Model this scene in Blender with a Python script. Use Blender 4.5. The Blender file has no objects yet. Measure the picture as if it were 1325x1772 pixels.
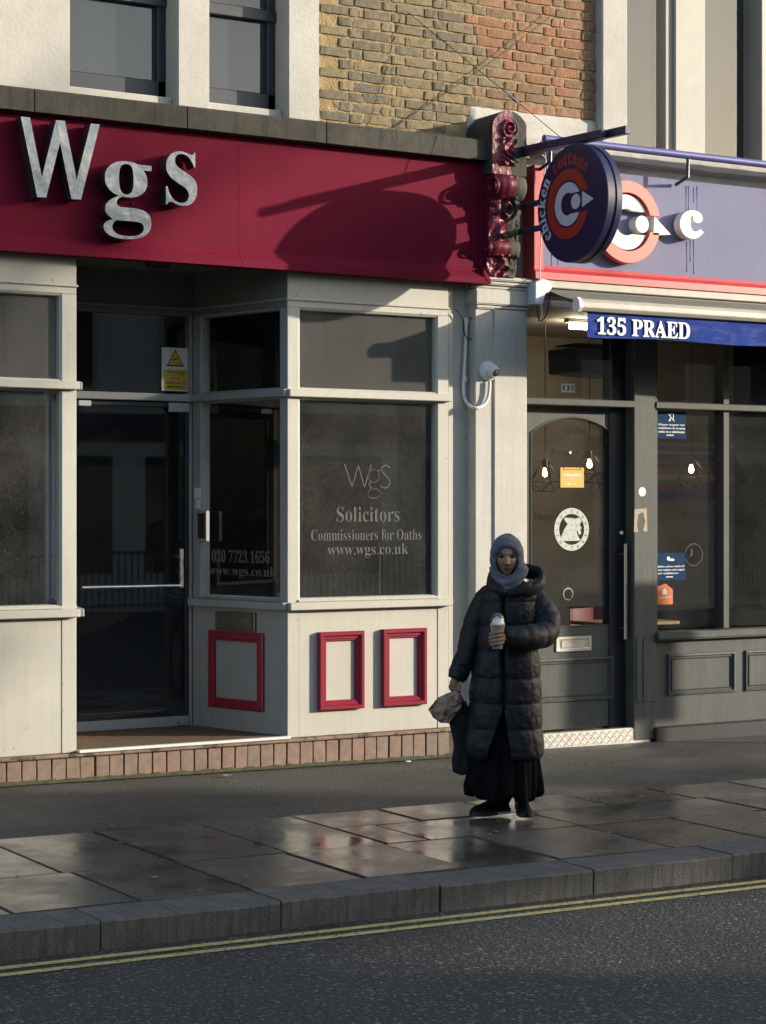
import bpy, bmesh, math, random
from mathutils import Vector, noise as mnoise
R = math.radians
random.seed(7)
S = bpy.context.scene
COL = S.collection

# ------------------------------------------------------------------ camera
TH, FPX, CU, HV, HC = R(31), 3450.0, 662.5, 877.0, 1.75      # yaw, focal length in photo pixels, principal point, eye height
cam = bpy.data.cameras.new('camera'); camo = bpy.data.objects.new('camera', cam); COL.objects.link(camo)
camo.location = (0, 0, HC); camo.rotation_euler = (R(90), 0, -TH)
cam.sensor_fit = 'VERTICAL'; cam.sensor_height = 36; cam.sensor_width = 36; cam.lens = FPX / 1772 * 36
cam.shift_y = -9 / 1772; cam.clip_start = 0.1; cam.clip_end = 2000
S.camera = camo

# ------------------------------------------------------------------ light
SUN = Vector((1.70, -1.0, 0.45)).normalized()                # towards the sun
w = bpy.data.worlds.new('World'); S.world = w; w.use_nodes = True
nt = w.node_tree; sky = nt.nodes.new('ShaderNodeTexSky'); sky.sky_type = 'NISHITA'; sky.sun_disc = False
sky.sun_elevation = math.asin(SUN.z); sky.sun_rotation = math.atan2(SUN.x, SUN.y); sky.air_density = 1.0; sky.dust_density = 2.0; sky.ozone_density = 1.3
nt.links.new(sky.outputs[0], nt.nodes['Background'].inputs[0]); nt.nodes['Background'].inputs[1].default_value = 0.15
sl = bpy.data.lights.new('sun', 'SUN'); sl.energy = 3.2; sl.angle = R(0.6); sl.color = (1, .89, .735)
so = bpy.data.objects.new('sun', sl); COL.objects.link(so); so.rotation_euler = SUN.to_track_quat('Z', 'Y').to_euler(); so.location = (20, -10, 15)
S.view_settings.view_transform = 'Standard'; S.view_settings.look = 'None'; S.view_settings.gamma = 1
S.view_settings.exposure = 1.2
S.cycles.max_bounces = 8; S.cycles.transparent_max_bounces = 12; S.cycles.caustics_reflective = False; S.cycles.caustics_refractive = False
S.cycles.sample_clamp_indirect = 6

# ------------------------------------------------------------------ pixel -> place
VW = Vector((math.sin(TH), math.cos(TH), 0)); RT = Vector((math.cos(TH), -math.sin(TH), 0)); CP = Vector((0, 0, HC))
def ray(u, v): return VW + RT * ((u - CU) / FPX) + Vector((0, 0, (HV - v) / FPX))
SLOPE = 0.010
def gz(x): return -SLOPE * (x - 5.5)                         # the street falls gently to the right
def ground(u, v, dz=0):
    d = ray(u, v); t = (dz + SLOPE * 5.5 - HC) / (d.z + SLOPE * d.x); return CP + d * t
class Plane:
    """a vertical plane: s runs along it, z up, out is measured off its face"""
    def __init__(self, x, y, sx, sy):
        self.o = Vector((x, y, 0)); self.s = Vector((sx, sy, 0)).normalized(); self.n = Vector((self.s.y, -self.s.x, 0))
    def pt(self, s, z, out=0): p = self.o + self.s * s + self.n * out; return (p.x, p.y, z)
    def pix(self, u, v, out=0):
        d = ray(u, v); q = self.o + self.n * out; t = (q - CP).dot(self.n) / d.dot(self.n); p = CP + d * t
        return (p - self.o).dot(self.s), p.z
    def u(self, u, v=877, out=0): return self.pix(u, v, out)[0]
    def z(self, u, v, out=0): return self.pix(u, v, out)[1]
def front(y): return Plane(0, y, 1, 0)

# ------------------------------------------------------------------ materials
def mat(name, col, rough=.6, var=.18, vs=6, bump=.12, bs=90, metal=0, spots=None, streak=None, spec=.5, bdist=.004, rv=0, rnd=None, coat=0, sheen=0, axis=None, rrough=0):
    """procedural paint/stone/metal: base colour, cloudy variation, fine bump, optional spots=(colour, scale, threshold) and streak=(colour, amount)"""
    m = bpy.data.materials.new(name); m.use_nodes = True; n = m.node_tree.nodes; l = m.node_tree.links; b = n['Principled BSDF']
    tc = n.new('ShaderNodeTexCoord'); src = tc.outputs['Object']
    if rnd is not None:
        oi = n.new('ShaderNodeObjectInfo'); cm = n.new('ShaderNodeCombineXYZ'); mu = n.new('ShaderNodeMath'); mu.operation = 'MULTIPLY'; mu.inputs[1].default_value = 37
        l.new(oi.outputs['Random'], mu.inputs[0]); l.new(mu.outputs[0], cm.inputs[0]); l.new(mu.outputs[0], cm.inputs[1])
        va = n.new('ShaderNodeVectorMath'); l.new(src, va.inputs[0]); l.new(cm.outputs[0], va.inputs[1]); src = va.outputs[0]
    t = n.new('ShaderNodeTexNoise'); t.inputs['Scale'].default_value = vs; t.inputs['Detail'].default_value = 6; t.inputs['Roughness'].default_value = .65; l.new(src, t.inputs['Vector'])
    mr = n.new('ShaderNodeMapRange'); mr.inputs[1].default_value = .3; mr.inputs[2].default_value = .7; mr.inputs[3].default_value = 1 - var; mr.inputs[4].default_value = 1 + var; l.new(t.outputs[0], mr.inputs[0])
    base = n.new('ShaderNodeMix'); base.data_type = 'RGBA'; base.blend_type = 'MULTIPLY'; base.inputs[0].default_value = 1
    base.inputs[6].default_value = (*col, 1); l.new(mr.outputs[0], base.inputs[7]); c = base.outputs[2]
    if rnd is not None:
        rp = n.new('ShaderNodeValToRGB'); l.new(oi.outputs['Random'], rp.inputs[0]); e = rp.color_ramp.elements
        while len(e) < len(rnd): e.new(.5)
        for i, q in enumerate(rnd): e[i].position = i / (len(rnd) - 1); e[i].color = (*q, 1)
        l.new(rp.outputs[0], base.inputs[6])
    def over(c, colour, fac):
        k = n.new('ShaderNodeMix'); k.data_type = 'RGBA'; l.new(c, k.inputs[6]); k.inputs[7].default_value = (*colour, 1); l.new(fac, k.inputs[0]); return k.outputs[2]
    if spots:
        sc, ss, th = spots; t2 = n.new('ShaderNodeTexNoise'); t2.inputs['Scale'].default_value = ss; t2.inputs['Detail'].default_value = 5; l.new(src, t2.inputs['Vector'])
        r2 = n.new('ShaderNodeMapRange'); r2.inputs[1].default_value = th; r2.inputs[2].default_value = th + .06; l.new(t2.outputs[0], r2.inputs[0]); c = over(c, sc, r2.outputs[0])
    if streak:
        sc, am = streak; mp = n.new('ShaderNodeMapping'); mp.inputs['Scale'].default_value = axis or (14, 14, 1.1); l.new(src, mp.inputs[0])
        t3 = n.new('ShaderNodeTexNoise'); t3.inputs['Scale'].default_value = 2.2; t3.inputs['Detail'].default_value = 5; l.new(mp.outputs[0], t3.inputs['Vector'])
        r3 = n.new('ShaderNodeMapRange'); r3.inputs[1].default_value = .48; r3.inputs[2].default_value = .72; r3.inputs[4].default_value = am; l.new(t3.outputs[0], r3.inputs[0]); c = over(c, sc, r3.outputs[0])
    l.new(c, b.inputs['Base Color'])
    b.inputs['Roughness'].default_value = rough; b.inputs['Metallic'].default_value = metal; b.inputs['Specular IOR Level'].default_value = spec
    if coat: b.inputs['Coat Weight'].default_value = coat
    if sheen: b.inputs['Sheen Weight'].default_value = sheen; b.inputs['Sheen Roughness'].default_value = .5
    if rv:
        m3 = n.new('ShaderNodeMapRange'); m3.inputs[1].default_value = .35; m3.inputs[2].default_value = .65; m3.inputs[3].default_value = max(.02, rough - rv); m3.inputs[4].default_value = min(1, rough + rv); l.new(t.outputs[0], m3.inputs[0]); l.new(m3.outputs[0], b.inputs['Roughness'])
        if rrough:
            ma = n.new('ShaderNodeMath'); ma.operation = 'MULTIPLY_ADD'; l.new(oi.outputs['Random'], ma.inputs[0]); ma.inputs[1].default_value = rrough; l.new(m3.outputs[0], ma.inputs[2]); l.new(ma.outputs[0], b.inputs['Roughness'])
    if bump:
        tb = n.new('ShaderNodeTexNoise'); tb.inputs['Scale'].default_value = bs; tb.inputs['Detail'].default_value = 5; l.new(src, tb.inputs['Vector'])
        bp = n.new('ShaderNodeBump'); bp.inputs['Strength'].default_value = bump; bp.inputs['Distance'].default_value = bdist; l.new(tb.outputs[0], bp.inputs['Height']); l.new(bp.outputs[0], b.inputs['Normal'])
    return m
def emat(name, col, st):
    m = bpy.data.materials.new(name); m.use_nodes = True; n = m.node_tree.nodes; b = n['Principled BSDF']
    b.inputs['Emission Color'].default_value = (*col, 1); b.inputs['Emission Strength'].default_value = st; b.inputs['Base Color'].default_value = (*col, 1); return m
def glass(name, dust=.03, dcol=(.3, .29, .26), dvar=.06, scale=30, tint=(1, 1, 1), fine=0, ior=1.85):
    """thin window glass: see-through, mirror reflection by Fresnel, a film of dust"""
    m = bpy.data.materials.new(name); m.use_nodes = True; n = m.node_tree.nodes; l = m.node_tree.links; n.clear()
    out = n.new('ShaderNodeOutputMaterial'); tr = n.new('ShaderNodeBsdfTransparent'); tr.inputs[0].default_value = (*tint, 1)
    gl = n.new('ShaderNodeBsdfGlossy'); gl.inputs['Roughness'].default_value = .015; fr = n.new('ShaderNodeFresnel'); gq = n.new('ShaderNodeNewGeometry'); mq = n.new('ShaderNodeMapRange'); mq.inputs[3].default_value = ior; mq.inputs[4].default_value = 1 / ior; l.new(gq.outputs['Backfacing'], mq.inputs[0]); l.new(mq.outputs[0], fr.inputs[0])   # a thin sheet reflects alike from both sides
    m1 = n.new('ShaderNodeMixShader'); l.new(fr.outputs[0], m1.inputs[0]); l.new(tr.outputs[0], m1.inputs[1]); l.new(gl.outputs[0], m1.inputs[2])
    df = n.new('ShaderNodeBsdfDiffuse'); df.inputs[0].default_value = (*dcol, 1)
    tc = n.new('ShaderNodeTexCoord'); t = n.new('ShaderNodeTexNoise'); t.inputs['Scale'].default_value = scale; t.inputs['Detail'].default_value = 8; t.inputs['Roughness'].default_value = .8; l.new(tc.outputs['Object'], t.inputs['Vector'])
    t2 = n.new('ShaderNodeTexNoise'); t2.inputs['Scale'].default_value = 2.3; t2.inputs['Detail'].default_value = 3; l.new(tc.outputs['Object'], t2.inputs['Vector'])
    mu = n.new('ShaderNodeMath'); mu.operation = 'MULTIPLY'; l.new(t.outputs[0], mu.inputs[0]); l.new(t2.outputs[0], mu.inputs[1])
    mr = n.new('ShaderNodeMapRange'); mr.inputs[1].default_value = .12; mr.inputs[2].default_value = .42; mr.inputs[3].default_value = max(0, dust - dvar); mr.inputs[4].default_value = dust + dvar; l.new(mu.outputs[0], mr.inputs[0]); fac = mr.outputs[0]
    if fine:
        t4 = n.new('ShaderNodeTexNoise'); t4.inputs['Scale'].default_value = 110; t4.inputs['Detail'].default_value = 2; l.new(tc.outputs['Object'], t4.inputs['Vector'])
        m4 = n.new('ShaderNodeMapRange'); m4.inputs[1].default_value = .66; m4.inputs[2].default_value = .74; m4.inputs[4].default_value = fine; l.new(t4.outputs[0], m4.inputs[0])
        ad = n.new('ShaderNodeMath'); ad.operation = 'ADD'; ad.use_clamp = True; l.new(fac, ad.inputs[0]); l.new(m4.outputs[0], ad.inputs[1]); fac = ad.outputs[0]
    m2 = n.new('ShaderNodeMixShader'); l.new(fac, m2.inputs[0]); l.new(m1.outputs[0], m2.inputs[1]); l.new(df.outputs[0], m2.inputs[2]); l.new(m2.outputs[0], out.inputs[0]); return m

M = {}
M['cream'] = mat('cream_paint', (.43, .412, .355), .55, .07, 3, .06, 70, spots=((.20, .175, .13), 24, .70), streak=((.33, .315, .265), .28))
M['cream_in_shade'] = mat('shaded_cream_paint', (.27, .27, .265), .5, .07, 3, .05, 70, streak=((.36, .36, .33), .3))  # the cream again, with the entrance's shade put into a greyer colour
M['recess_shade'] = mat('recess_shaded_paint', (.15, .15, .143), .55, .08, 3, .05, 70)  # darker still: shade under soffit and head boards put into the colour
M['white_render'] = mat('white_render', (.42, .405, .37), .85, .10, 4, .5, 40, streak=((.40, .39, .35), .5), bdist=.006)
M['pilaster'] = mat('pilaster_paint', (.43, .415, .37), .65, .08, 4, .25, 45, spots=((.16, .14, .12), 16, .70), streak=((.36, .34, .30), .55))
M['red'] = mat('maroon_gloss_paint', (.135, .0060, .023), .75, .07, 2.0, .03, 120, spots=((.30, .10, .11), 70, .76), spec=.10, streak=((.18, .015, .036), .12))
M['red_gloss'] = mat('maroon_gloss_carving', (.13, .006, .022), .40, .25, 9, .10, 60, spec=.45, spots=((.028, .014, .014), 14, .60))
M['redframe'] = mat('crimson_paint', (.22, .008, .028), .35, .10, 8, .05, 90, spots=((.36, .08, .09), 40, .74))
M['stone'] = mat('sooty_stone', (.046, .041, .031), .85, .35, 7, .5, 50, streak=((.020, .019, .017), .8), bdist=.006)
M['mortar'] = mat('sand_mortar', (.29, .212, .105), .95, .25, 9, .9, 70, bdist=.012, spots=((.14, .11, .07), 14, .62))
M['brick'] = mat('stock_brick', (.2, .17, .11), .9, .28, 28, .7, 90, bdist=.008, rnd=[(.115, .100, .070), (.16, .135, .085), (.20, .16, .09), (.13, .115, .085), (.24, .18, .10)], spots=((.30, .22, .11), 19, .69))
M['brick_red'] = mat('red_brown_brick', (.2, .1, .06), .9, .28, 28, .7, 90, bdist=.008, rnd=[(.19, .105, .062), (.27, .125, .070), (.16, .115, .075), (.31, .15, .085), (.20, .14, .085)], spots=((.32, .24, .13), 21, .70))
M['tile'] = mat('terracotta_tile', (.3, .18, .12), .65, .25, 18, .25, 70, rnd=[(.165, .115, .082), (.195, .125, .088), (.18, .135, .100), (.205, .12, .082), (.15, .118, .09)], spots=((.13, .10, .07), 15, .62))
M['moss'] = mat('mossy_joint', (.085, .072, .048), .95, .4, 20, .4, 80)
M['tilecap'] = mat('dirty_tile_cap', (.20, .135, .095), .8, .35, 18, .3, 60, spots=((.05, .04, .03), 12, .55))
M['blackframe'] = mat('black_frame_paint', (.012, .013, .016), .4, .2, 8, .08, 60)
M['window_dark'] = mat('dark_window_paint', (.020, .024, .034), .45, .2, 8, .08, 60)
M['steel'] = mat('brushed_steel', (.55, .54, .52), .28, .06, 30, .05, 200, metal=1)
M['letter'] = mat('polished_steel_letter', (.24, .25, .265), .25, .12, 10, .5, 7, metal=.75, bdist=.010, streak=((.46, .44, .38), .7), axis=(9, 9, 5), spec=.3)
M['letterside'] = mat('letter_return', (.10, .09, .085), .35, .2, 10, .05, 80, metal=.6)
M['alu'] = mat('grey_aluminium', (.36, .36, .355), .42, .08, 9, .05, 120, metal=.3)
M['white_plastic'] = mat('white_plastic', (.66, .66, .63), .4, .05, 9, .03, 120)
M['mat'] = mat('coir_mat', (.115, .070, .032), .98, .35, 50, .9, 240, bdist=.01)
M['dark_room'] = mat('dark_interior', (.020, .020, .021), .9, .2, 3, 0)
M['black'] = mat('black', (.008, .008, .009), .5, .1, 9, 0)
M['rubber'] = mat('black_cable', (.012, .012, .013), .5, .1, 9, 0)
M['navy_sign'] = mat('navy_sign_face', (.013, .014, .058), .42, .12, 6, .03, 90)
M['navy_paint'] = mat('navy_metal_paint', (.016, .018, .062), .38, .2, 12, .08, 90)
M['pipeblue'] = mat('blue_pipe_paint', (.075, .080, .25), .45, .15, 12, .08, 90)
M['lav'] = mat('faded_blue_fascia', (.205, .210, .310), .8, .07, 2, .04, 60, spots=((.28, .28, .42), 30, .72), streak=((.165, .17, .26), .3), spec=.1)
M['drip'] = mat('blue_paint_drip', (.035, .042, .22), .5, .1, 20, 0)
M['sign_red'] = mat('sign_red', (.33, .030, .014), .45, .08, 7, .03, 90)
M['logo_red'] = mat('faded_logo_red', (.62, .120, .085), .45, .10, 7, .03, 90)
M['red_trim'] = mat('red_trim', (.42, .035, .040), .4, .10, 7, .03, 90)
M['sign_white'] = mat('sign_white', (.50, .52, .60), .45, .05, 9, .02, 90)
M['logo_white'] = mat('logo_white', (.72, .71, .66), .5, .05, 9, .02, 90)
M['awning'] = mat('olive_awning_cloth', (.13, .135, .105), .9, .12, 5, .2, 200)
M['awn_bar'] = mat('awning_bar_paint', (.37, .345, .29), .5, .12, 9, .06, 60, streak=((.33, .31, .26), .5), axis=(2, 14, 14))
M['valance'] = mat('royal_blue_cloth', (.020, .045, .23), .9, .12, 8, .25, 160, spec=.1, streak=((.20, .21, .26), .25), axis=(3, 3, 9))
M['shop_grey'] = mat('dark_green_grey_paint', (.066, .071, .066), .55, .12, 5, .08, 70, spots=((.36, .35, .31), 40, .755), streak=((.12, .124, .113), .35), spec=.25)
M['plate'] = mat('checker_plate', (.60, .58, .53), .35, .12, 20, .2, 90, metal=.85)
M['tarmac'] = mat('pavement_tarmac', (.070, .067, .058), .65, .40, 1.1, 1.0, 80, spec=.3, bdist=.012, spots=((.15, .145, .13), 62, .60), rv=.15, streak=((.035, .034, .030), .6), axis=(.5, 1.2, 1))
M['road'] = mat('road_asphalt', (.036, .0345, .031), .75, .35, 1.3, 1.0, 60, bdist=.02, spots=((.17, .16, .14), 48, .585), rv=.1, spec=.3)
M['slab'] = mat('wet_york_stone', (.06, .05, .04), .19, .30, 1.6, .14, 9, rnd=[(.064, .055, .046), (.090, .078, .064), (.058, .054, .049), (.076, .062, .050), (.104, .093, .078), (.060, .051, .043)], rv=.15, bdist=.006, rrough=.16, streak=((.040, .033, .027), .35), axis=(1.2, 2.2, 1))
M['kerb'] = mat('granite_kerb', (.080, .076, .069), .7, .35, 7, .6, 90, bdist=.006, spots=((.17, .165, .155), 150, .66), streak=((.016, .016, .018), .7), axis=(14, 1, 1.0))
M['joint'] = mat('wet_joint_dirt', (.018, .016, .013), .6, .3, 20, .3, 80)
M['yellow'] = mat('worn_yellow_line', (.40, .34, .12), .75, .18, 14, .6, 200, spots=((.075, .068, .05), 42, .57))
M['gum'] = mat('chewing_gum', (.22, .21, .19), .8, .2, 40, .1, 90)
M['g_bay'] = glass('dusty_bay_glass', .12, (.20, .195, .175), .085, 45, fine=.34)
M['g_top'] = glass('grimy_top_light', .55, (.13, .125, .115), .06, 60, fine=.06)
M['g_dark'] = glass('plain_dark_glass', .02, (.2, .2, .19), .015, 40, ior=1.75)
M['g_shop'] = glass('takeaway_glass', .06, (.28, .28, .26), .045, 40, fine=.22)
M['g_up'] = glass('upper_window_glass', .07, (.22, .26, .25), .04, 40, fine=.22)
M['vinyl'] = mat('etched_vinyl', (.105, .105, .103), .95, .08, 30, 0)
M['vinyl_dim'] = mat('etched_vinyl_dim', (.085, .085, .085), .7, .08, 30, 0)

# ------------------------------------------------------------------ mesh building
class MB:
    def __init__(s): s.v = []; s.f = []; s.mi = []; s.cur = 0
    def add(s, vs, fs):
        o = len(s.v); s.v += [tuple(p) for p in vs]; s.f += [tuple(i + o for i in f) for f in fs]; s.mi += [s.cur] * len(fs); return s
    def box(s, x0, x1, y0, y1, z0, z1):
        return s.add([(x0, y0, z0), (x1, y0, z0), (x1, y1, z0), (x0, y1, z0), (x0, y0, z1), (x1, y0, z1), (x1, y1, z1), (x0, y1, z1)],
                     [(0, 3, 2, 1), (4, 5, 6, 7), (0, 1, 5, 4), (1, 2, 6, 5), (2, 3, 7, 6), (3, 0, 4, 7)])
    def pbox(s, P, s0, s1, z0, z1, o0, o1):
        q = [P.pt(a, z, o) for z in (z0, z1) for a, o in ((s0, o1), (s1, o1), (s1, o0), (s0, o0))]
        return s.add(q, [(0, 3, 2, 1), (4, 5, 6, 7), (0, 1, 5, 4), (1, 2, 6, 5), (2, 3, 7, 6), (3, 0, 4, 7)])
    def quad(s, P, s0, s1, z0, z1, o=0): return s.add([P.pt(s0, z0, o), P.pt(s1, z0, o), P.pt(s1, z1, o), P.pt(s0, z1, o)], [(0, 1, 2, 3)])
    def pframe(s, P, s0, s1, z0, z1, prof):
        """a mitred moulding swept round a rectangle; prof = [(inset, out), ...] from the outer edge inwards"""
        k = len(prof); vs = []
        for a, z, da, dz in ((s0, z0, 1, 1), (s1, z0, -1, 1), (s1, z1, -1, -1), (s0, z1, 1, -1)):
            for i, o in prof: vs.append(P.pt(a + da * i, z + dz * i, o))
        fs = []
        for c in range(4):
            d = (c + 1) % 4
            for j in range(k - 1): fs.append((c * k + j, d * k + j, d * k + j + 1, c * k + j + 1))
        return s.add(vs, fs)
    def poly(s, P, pts, o0, o1):
        """a polygon of (s, z) points with thickness from o0 (back) to o1 (front)"""
        k = len(pts); a = sum(pts[i][0] * pts[(i + 1) % k][1] - pts[(i + 1) % k][0] * pts[i][1] for i in range(k))
        if a < 0: pts = pts[::-1]
        vs = [P.pt(x, z, o1) for x, z in pts] + [P.pt(x, z, o0) for x, z in pts]
        return s.add(vs, [tuple(range(k)), tuple(range(2 * k - 1, k - 1, -1))] + [(i, i + k, (i + 1) % k + k, (i + 1) % k) for i in range(k)])
    def ring(s, P, cs, cz, r0, r1, o0, o1, a0=0, a1=360, n=48, sx=1):
        """an annulus or an arc of one with thickness; angles from the s axis"""
        A = [R(a0 + (a1 - a0) * i / n) for i in range(n + 1)]; vs = []
        for a in A:
            for r, o in ((r0, o1), (r1, o1), (r1, o0), (r0, o0)): vs.append(P.pt(cs + math.cos(a) * r * sx, cz + math.sin(a) * r, o))
        fs = []
        for i in range(n):
            b = i * 4
            for j in range(4): fs.append((b + j, b + (j + 1) % 4, b + 4 + (j + 1) % 4, b + 4 + j))
        if a1 - a0 < 360: fs += [(0, 3, 2, 1), (n * 4, n * 4 + 1, n * 4 + 2, n * 4 + 3)]
        return s.add(vs, fs)
    def disc(s, P, cs, cz, r, o0, o1, n=40): return s.poly(P, [(cs + math.cos(2 * math.pi * i / n) * r, cz + math.sin(2 * math.pi * i / n) * r) for i in range(n)], o0, o1)
    def tube(s, pts, r, n=8, caps=True):
        pts = [Vector(p) for p in pts]; k = len(pts); rr = r if isinstance(r, (list, tuple)) else [r] * k; vs = []; up = None
        for i, p in enumerate(pts):
            d = (pts[min(i + 1, k - 1)] - pts[max(i - 1, 0)]).normalized()
            if up is None: up = d.orthogonal().normalized()
            up = (up - d * up.dot(d)).normalized(); sd = d.cross(up)
            for j in range(n):
                a = 2 * math.pi * j / n; vs.append(p + (up * math.cos(a) + sd * math.sin(a)) * rr[i])
        fs = [(i * n + j, i * n + (j + 1) % n, (i + 1) * n + (j + 1) % n, (i + 1) * n + j) for i in range(k - 1) for j in range(n)]
        if caps: fs += [tuple(range(n - 1, -1, -1)), tuple(range((k - 1) * n, k * n))]
        return s.add(vs, fs)
    def lathe(s, c, prof, n=24):
        """prof = [(radius, z)], turned about the vertical axis through c"""
        vs = [(c[0] + r * math.cos(2 * math.pi * j / n), c[1] + r * math.sin(2 * math.pi * j / n), c[2] + z) for r, z in prof for j in range(n)]; k = len(prof)
        return s.add(vs, [(i * n + j, i * n + (j + 1) % n, (i + 1) * n + (j + 1) % n, (i + 1) * n + j) for i in range(k - 1) for j in range(n)])
    def rings(s, rs, closed=True, caps=True):
        n = len(rs[0]); vs = [p for r in rs for p in r]; m = n if closed else n - 1
        fs = [(i * n + j, i * n + (j + 1) % n, (i + 1) * n + (j + 1) % n, (i + 1) * n + j) for i in range(len(rs) - 1) for j in range(m)]
        if caps and closed: fs += [tuple(range(n - 1, -1, -1)), tuple(range((len(rs) - 1) * n, len(rs) * n))]
        return s.add(vs, fs)
    def build(s, name, m, parent=None, bevel=0, smooth=False, seg=1, auto=None):
        me = bpy.data.meshes.new(name); me.from_pydata(s.v, [], s.f)
        for x in (m if isinstance(m, (list, tuple)) else [m]): me.materials.append(M[x] if isinstance(x, str) else x)
        me.polygons.foreach_set('material_index', s.mi)
        bm = bmesh.new(); bm.from_mesh(me); bmesh.ops.delete(bm, geom=[v for v in bm.verts if not v.link_faces], context='VERTS'); bmesh.ops.recalc_face_normals(bm, faces=bm.faces)
        if bevel:
            ed = [e for e in bm.edges if len(e.link_faces) == 2 and e.calc_face_angle(0) > .5]
            bmesh.ops.bevel(bm, geom=ed, offset=bevel, segments=seg, affect='EDGES', clamp_overlap=True)
        bm.to_mesh(me); bm.free()
        if smooth: me.polygons.foreach_set('use_smooth', [True] * len(me.polygons))
        if auto: me.set_sharp_from_angle(angle=R(auto))
        o = bpy.data.objects.new(name, me); COL.objects.link(o)
        if parent: o.parent = parent
        return o
def empty(name, loc=(0, 0, 0), parent=None):
    o = bpy.data.objects.new(name, None); COL.objects.link(o); o.empty_display_size = .1; o.location = loc
    if parent: o.parent = parent
    return o
PRINTS = ('sign_print', 'notice_print', 'sticker_print', 'emblem_print', 'window_lettering', 'wall_lettering', 'sign_lettering', 'valance_lettering')
def tag(o, label=None, cat=None, group=None, kind=None):
    if label: o['label'] = label
    if cat: o['category'] = cat
    if group: o['group'] = group
    if kind: o['kind'] = kind
    return o

def serif(s):
    """the mathematical bold alphabet is the serif face of the built-in font"""
    return ''.join(chr(0x1D400 + ord(c) - 65) if 'A' <= c <= 'Z' else chr(0x1D41A + ord(c) - 97) if 'a' <= c <= 'z' else chr(0x1D7CE + ord(c) - 48) if '0' <= c <= '9' else c for c in s)
def glyphs(body, offset=0, res=4, space=1):
    c = bpy.data.curves.new('text', 'FONT'); c.body = body; c.offset = offset; c.resolution_u = res; c.space_character = space; c.fill_mode = 'BOTH'; c.extrude = .5
    o = bpy.data.objects.new('text', c); COL.objects.link(o); dg = bpy.context.evaluated_depsgraph_get(); dg.update()
    me = bpy.data.meshes.new_from_object(o.evaluated_get(dg)); vs = [tuple(v.co) for v in me.vertices]; fs = [tuple(p.vertices) for p in me.polygons]
    bpy.data.objects.remove(o); bpy.data.curves.remove(c); bpy.data.meshes.remove(me); return vs, fs
def text(mb, P, body, s0, s1, z0, z1, o, th=.001, offset=0, shear=0, **k):
    """lettering fitted to the rectangle s0..s1 by z0..z1, th thick"""
    vs, fs = glyphs(body, offset, **k); X = [p[0] for p in vs]; Y = [p[1] for p in vs]; ax, bx, ay, by = min(X), max(X), min(Y), max(Y)
    mb.add([P.pt(s0 + (p[0] - ax) / (bx - ax) * (s1 - s0) + shear * (p[1] - ay), z0 + (p[1] - ay) / (by - ay) * (z1 - z0), o + (p[2] + .5) * th) for p in vs], fs)
def arc_text(mb, P, body, cs, cz, r, size, a_start, o, th=.001, offset=0, gap=.1, flip=False, step=None):
    """lettering along a circle, clockwise from a_start degrees (flip: read along the bottom, anticlockwise)"""
    a = R(a_start)
    for ch in body:
        if ch == ' ': a += (-1 if not flip else 1) * size * .4 / r; continue
        vs, fs = glyphs(ch, offset); X = [p[0] for p in vs]; wd = max(X) * size; half = wd / 2 / r; sg = -1 if not flip else 1
        if step: half = R(step) / 2
        a += sg * half; q = a - math.pi / 2 if not flip else a + math.pi / 2
        rr = r; ca, sa = math.cos(q), math.sin(q); ox, oz = cs + math.cos(a) * rr, cz + math.sin(a) * rr
        mb.add([P.pt(ox + (p[0] * size - wd / 2) * ca - p[1] * size * sa, oz + (p[0] * size - wd / 2) * sa + p[1] * size * ca, o + (p[2] + .5) * th) for p in vs], fs)
        a += sg * (half + (0 if step else gap * size / r))

def jit(x, z, k=1): return mnoise.noise(Vector((x * k, z * k, 3.7)))

# ------------------------------------------------------------------ ground
KY, KB, TY = 7.75, 8.05, 9.945          # kerb front, kerb back, edge of the tarmac
def sheet(name, x0, x1, y0, y1, dz, m, parent=None):
    return MB().add([(x0, y0, gz(x0) + dz), (x1, y0, gz(x1) + dz), (x1, y1, gz(x1) + dz), (x0, y1, gz(x0) + dz)], [(0, 1, 2, 3)]).build(name, m, parent)
road = tag(sheet('road', -120, 160, -90, KY + .04, -.125, 'road'), kind='structure')
for vv in (1584, 1594.5):
    g = ground(800, vv, -.121); a = sheet('yellow_line', -30, 60, g.y - .026, g.y + .026, -.121, 'yellow', road)
def pavement_mesh():
    mb = MB(); nx, ny = 90, 12; x0, x1, y1 = -8, 18, 12.95
    mb.rings([[(x0 + (x1 - x0) * i / nx, TY + (y1 - TY) * j / ny, gz(x0 + (x1 - x0) * i / nx) + .004 * jit(i * .5, j * .7) - (.006 if j == 0 else 0)) for i in range(nx + 1)] for j in range(ny + 1)], closed=False)
    mb.add([(-120, TY, gz(-120)), (x0, TY, gz(x0)), (x0, y1, gz(x0)), (-120, y1, gz(-120))], [(0, 1, 2, 3)])
    mb.add([(x1, TY, gz(x1)), (160, TY, gz(160)), (160, y1, gz(160)), (x1, y1, gz(x1))], [(0, 1, 2, 3)])
    return mb
pave = tag(pavement_mesh().build('pavement', 'tarmac', smooth=True), kind='structure')
sheet('bedding', -120, 160, KB - .2, TY + .03, -.022, 'joint', pave)
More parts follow.
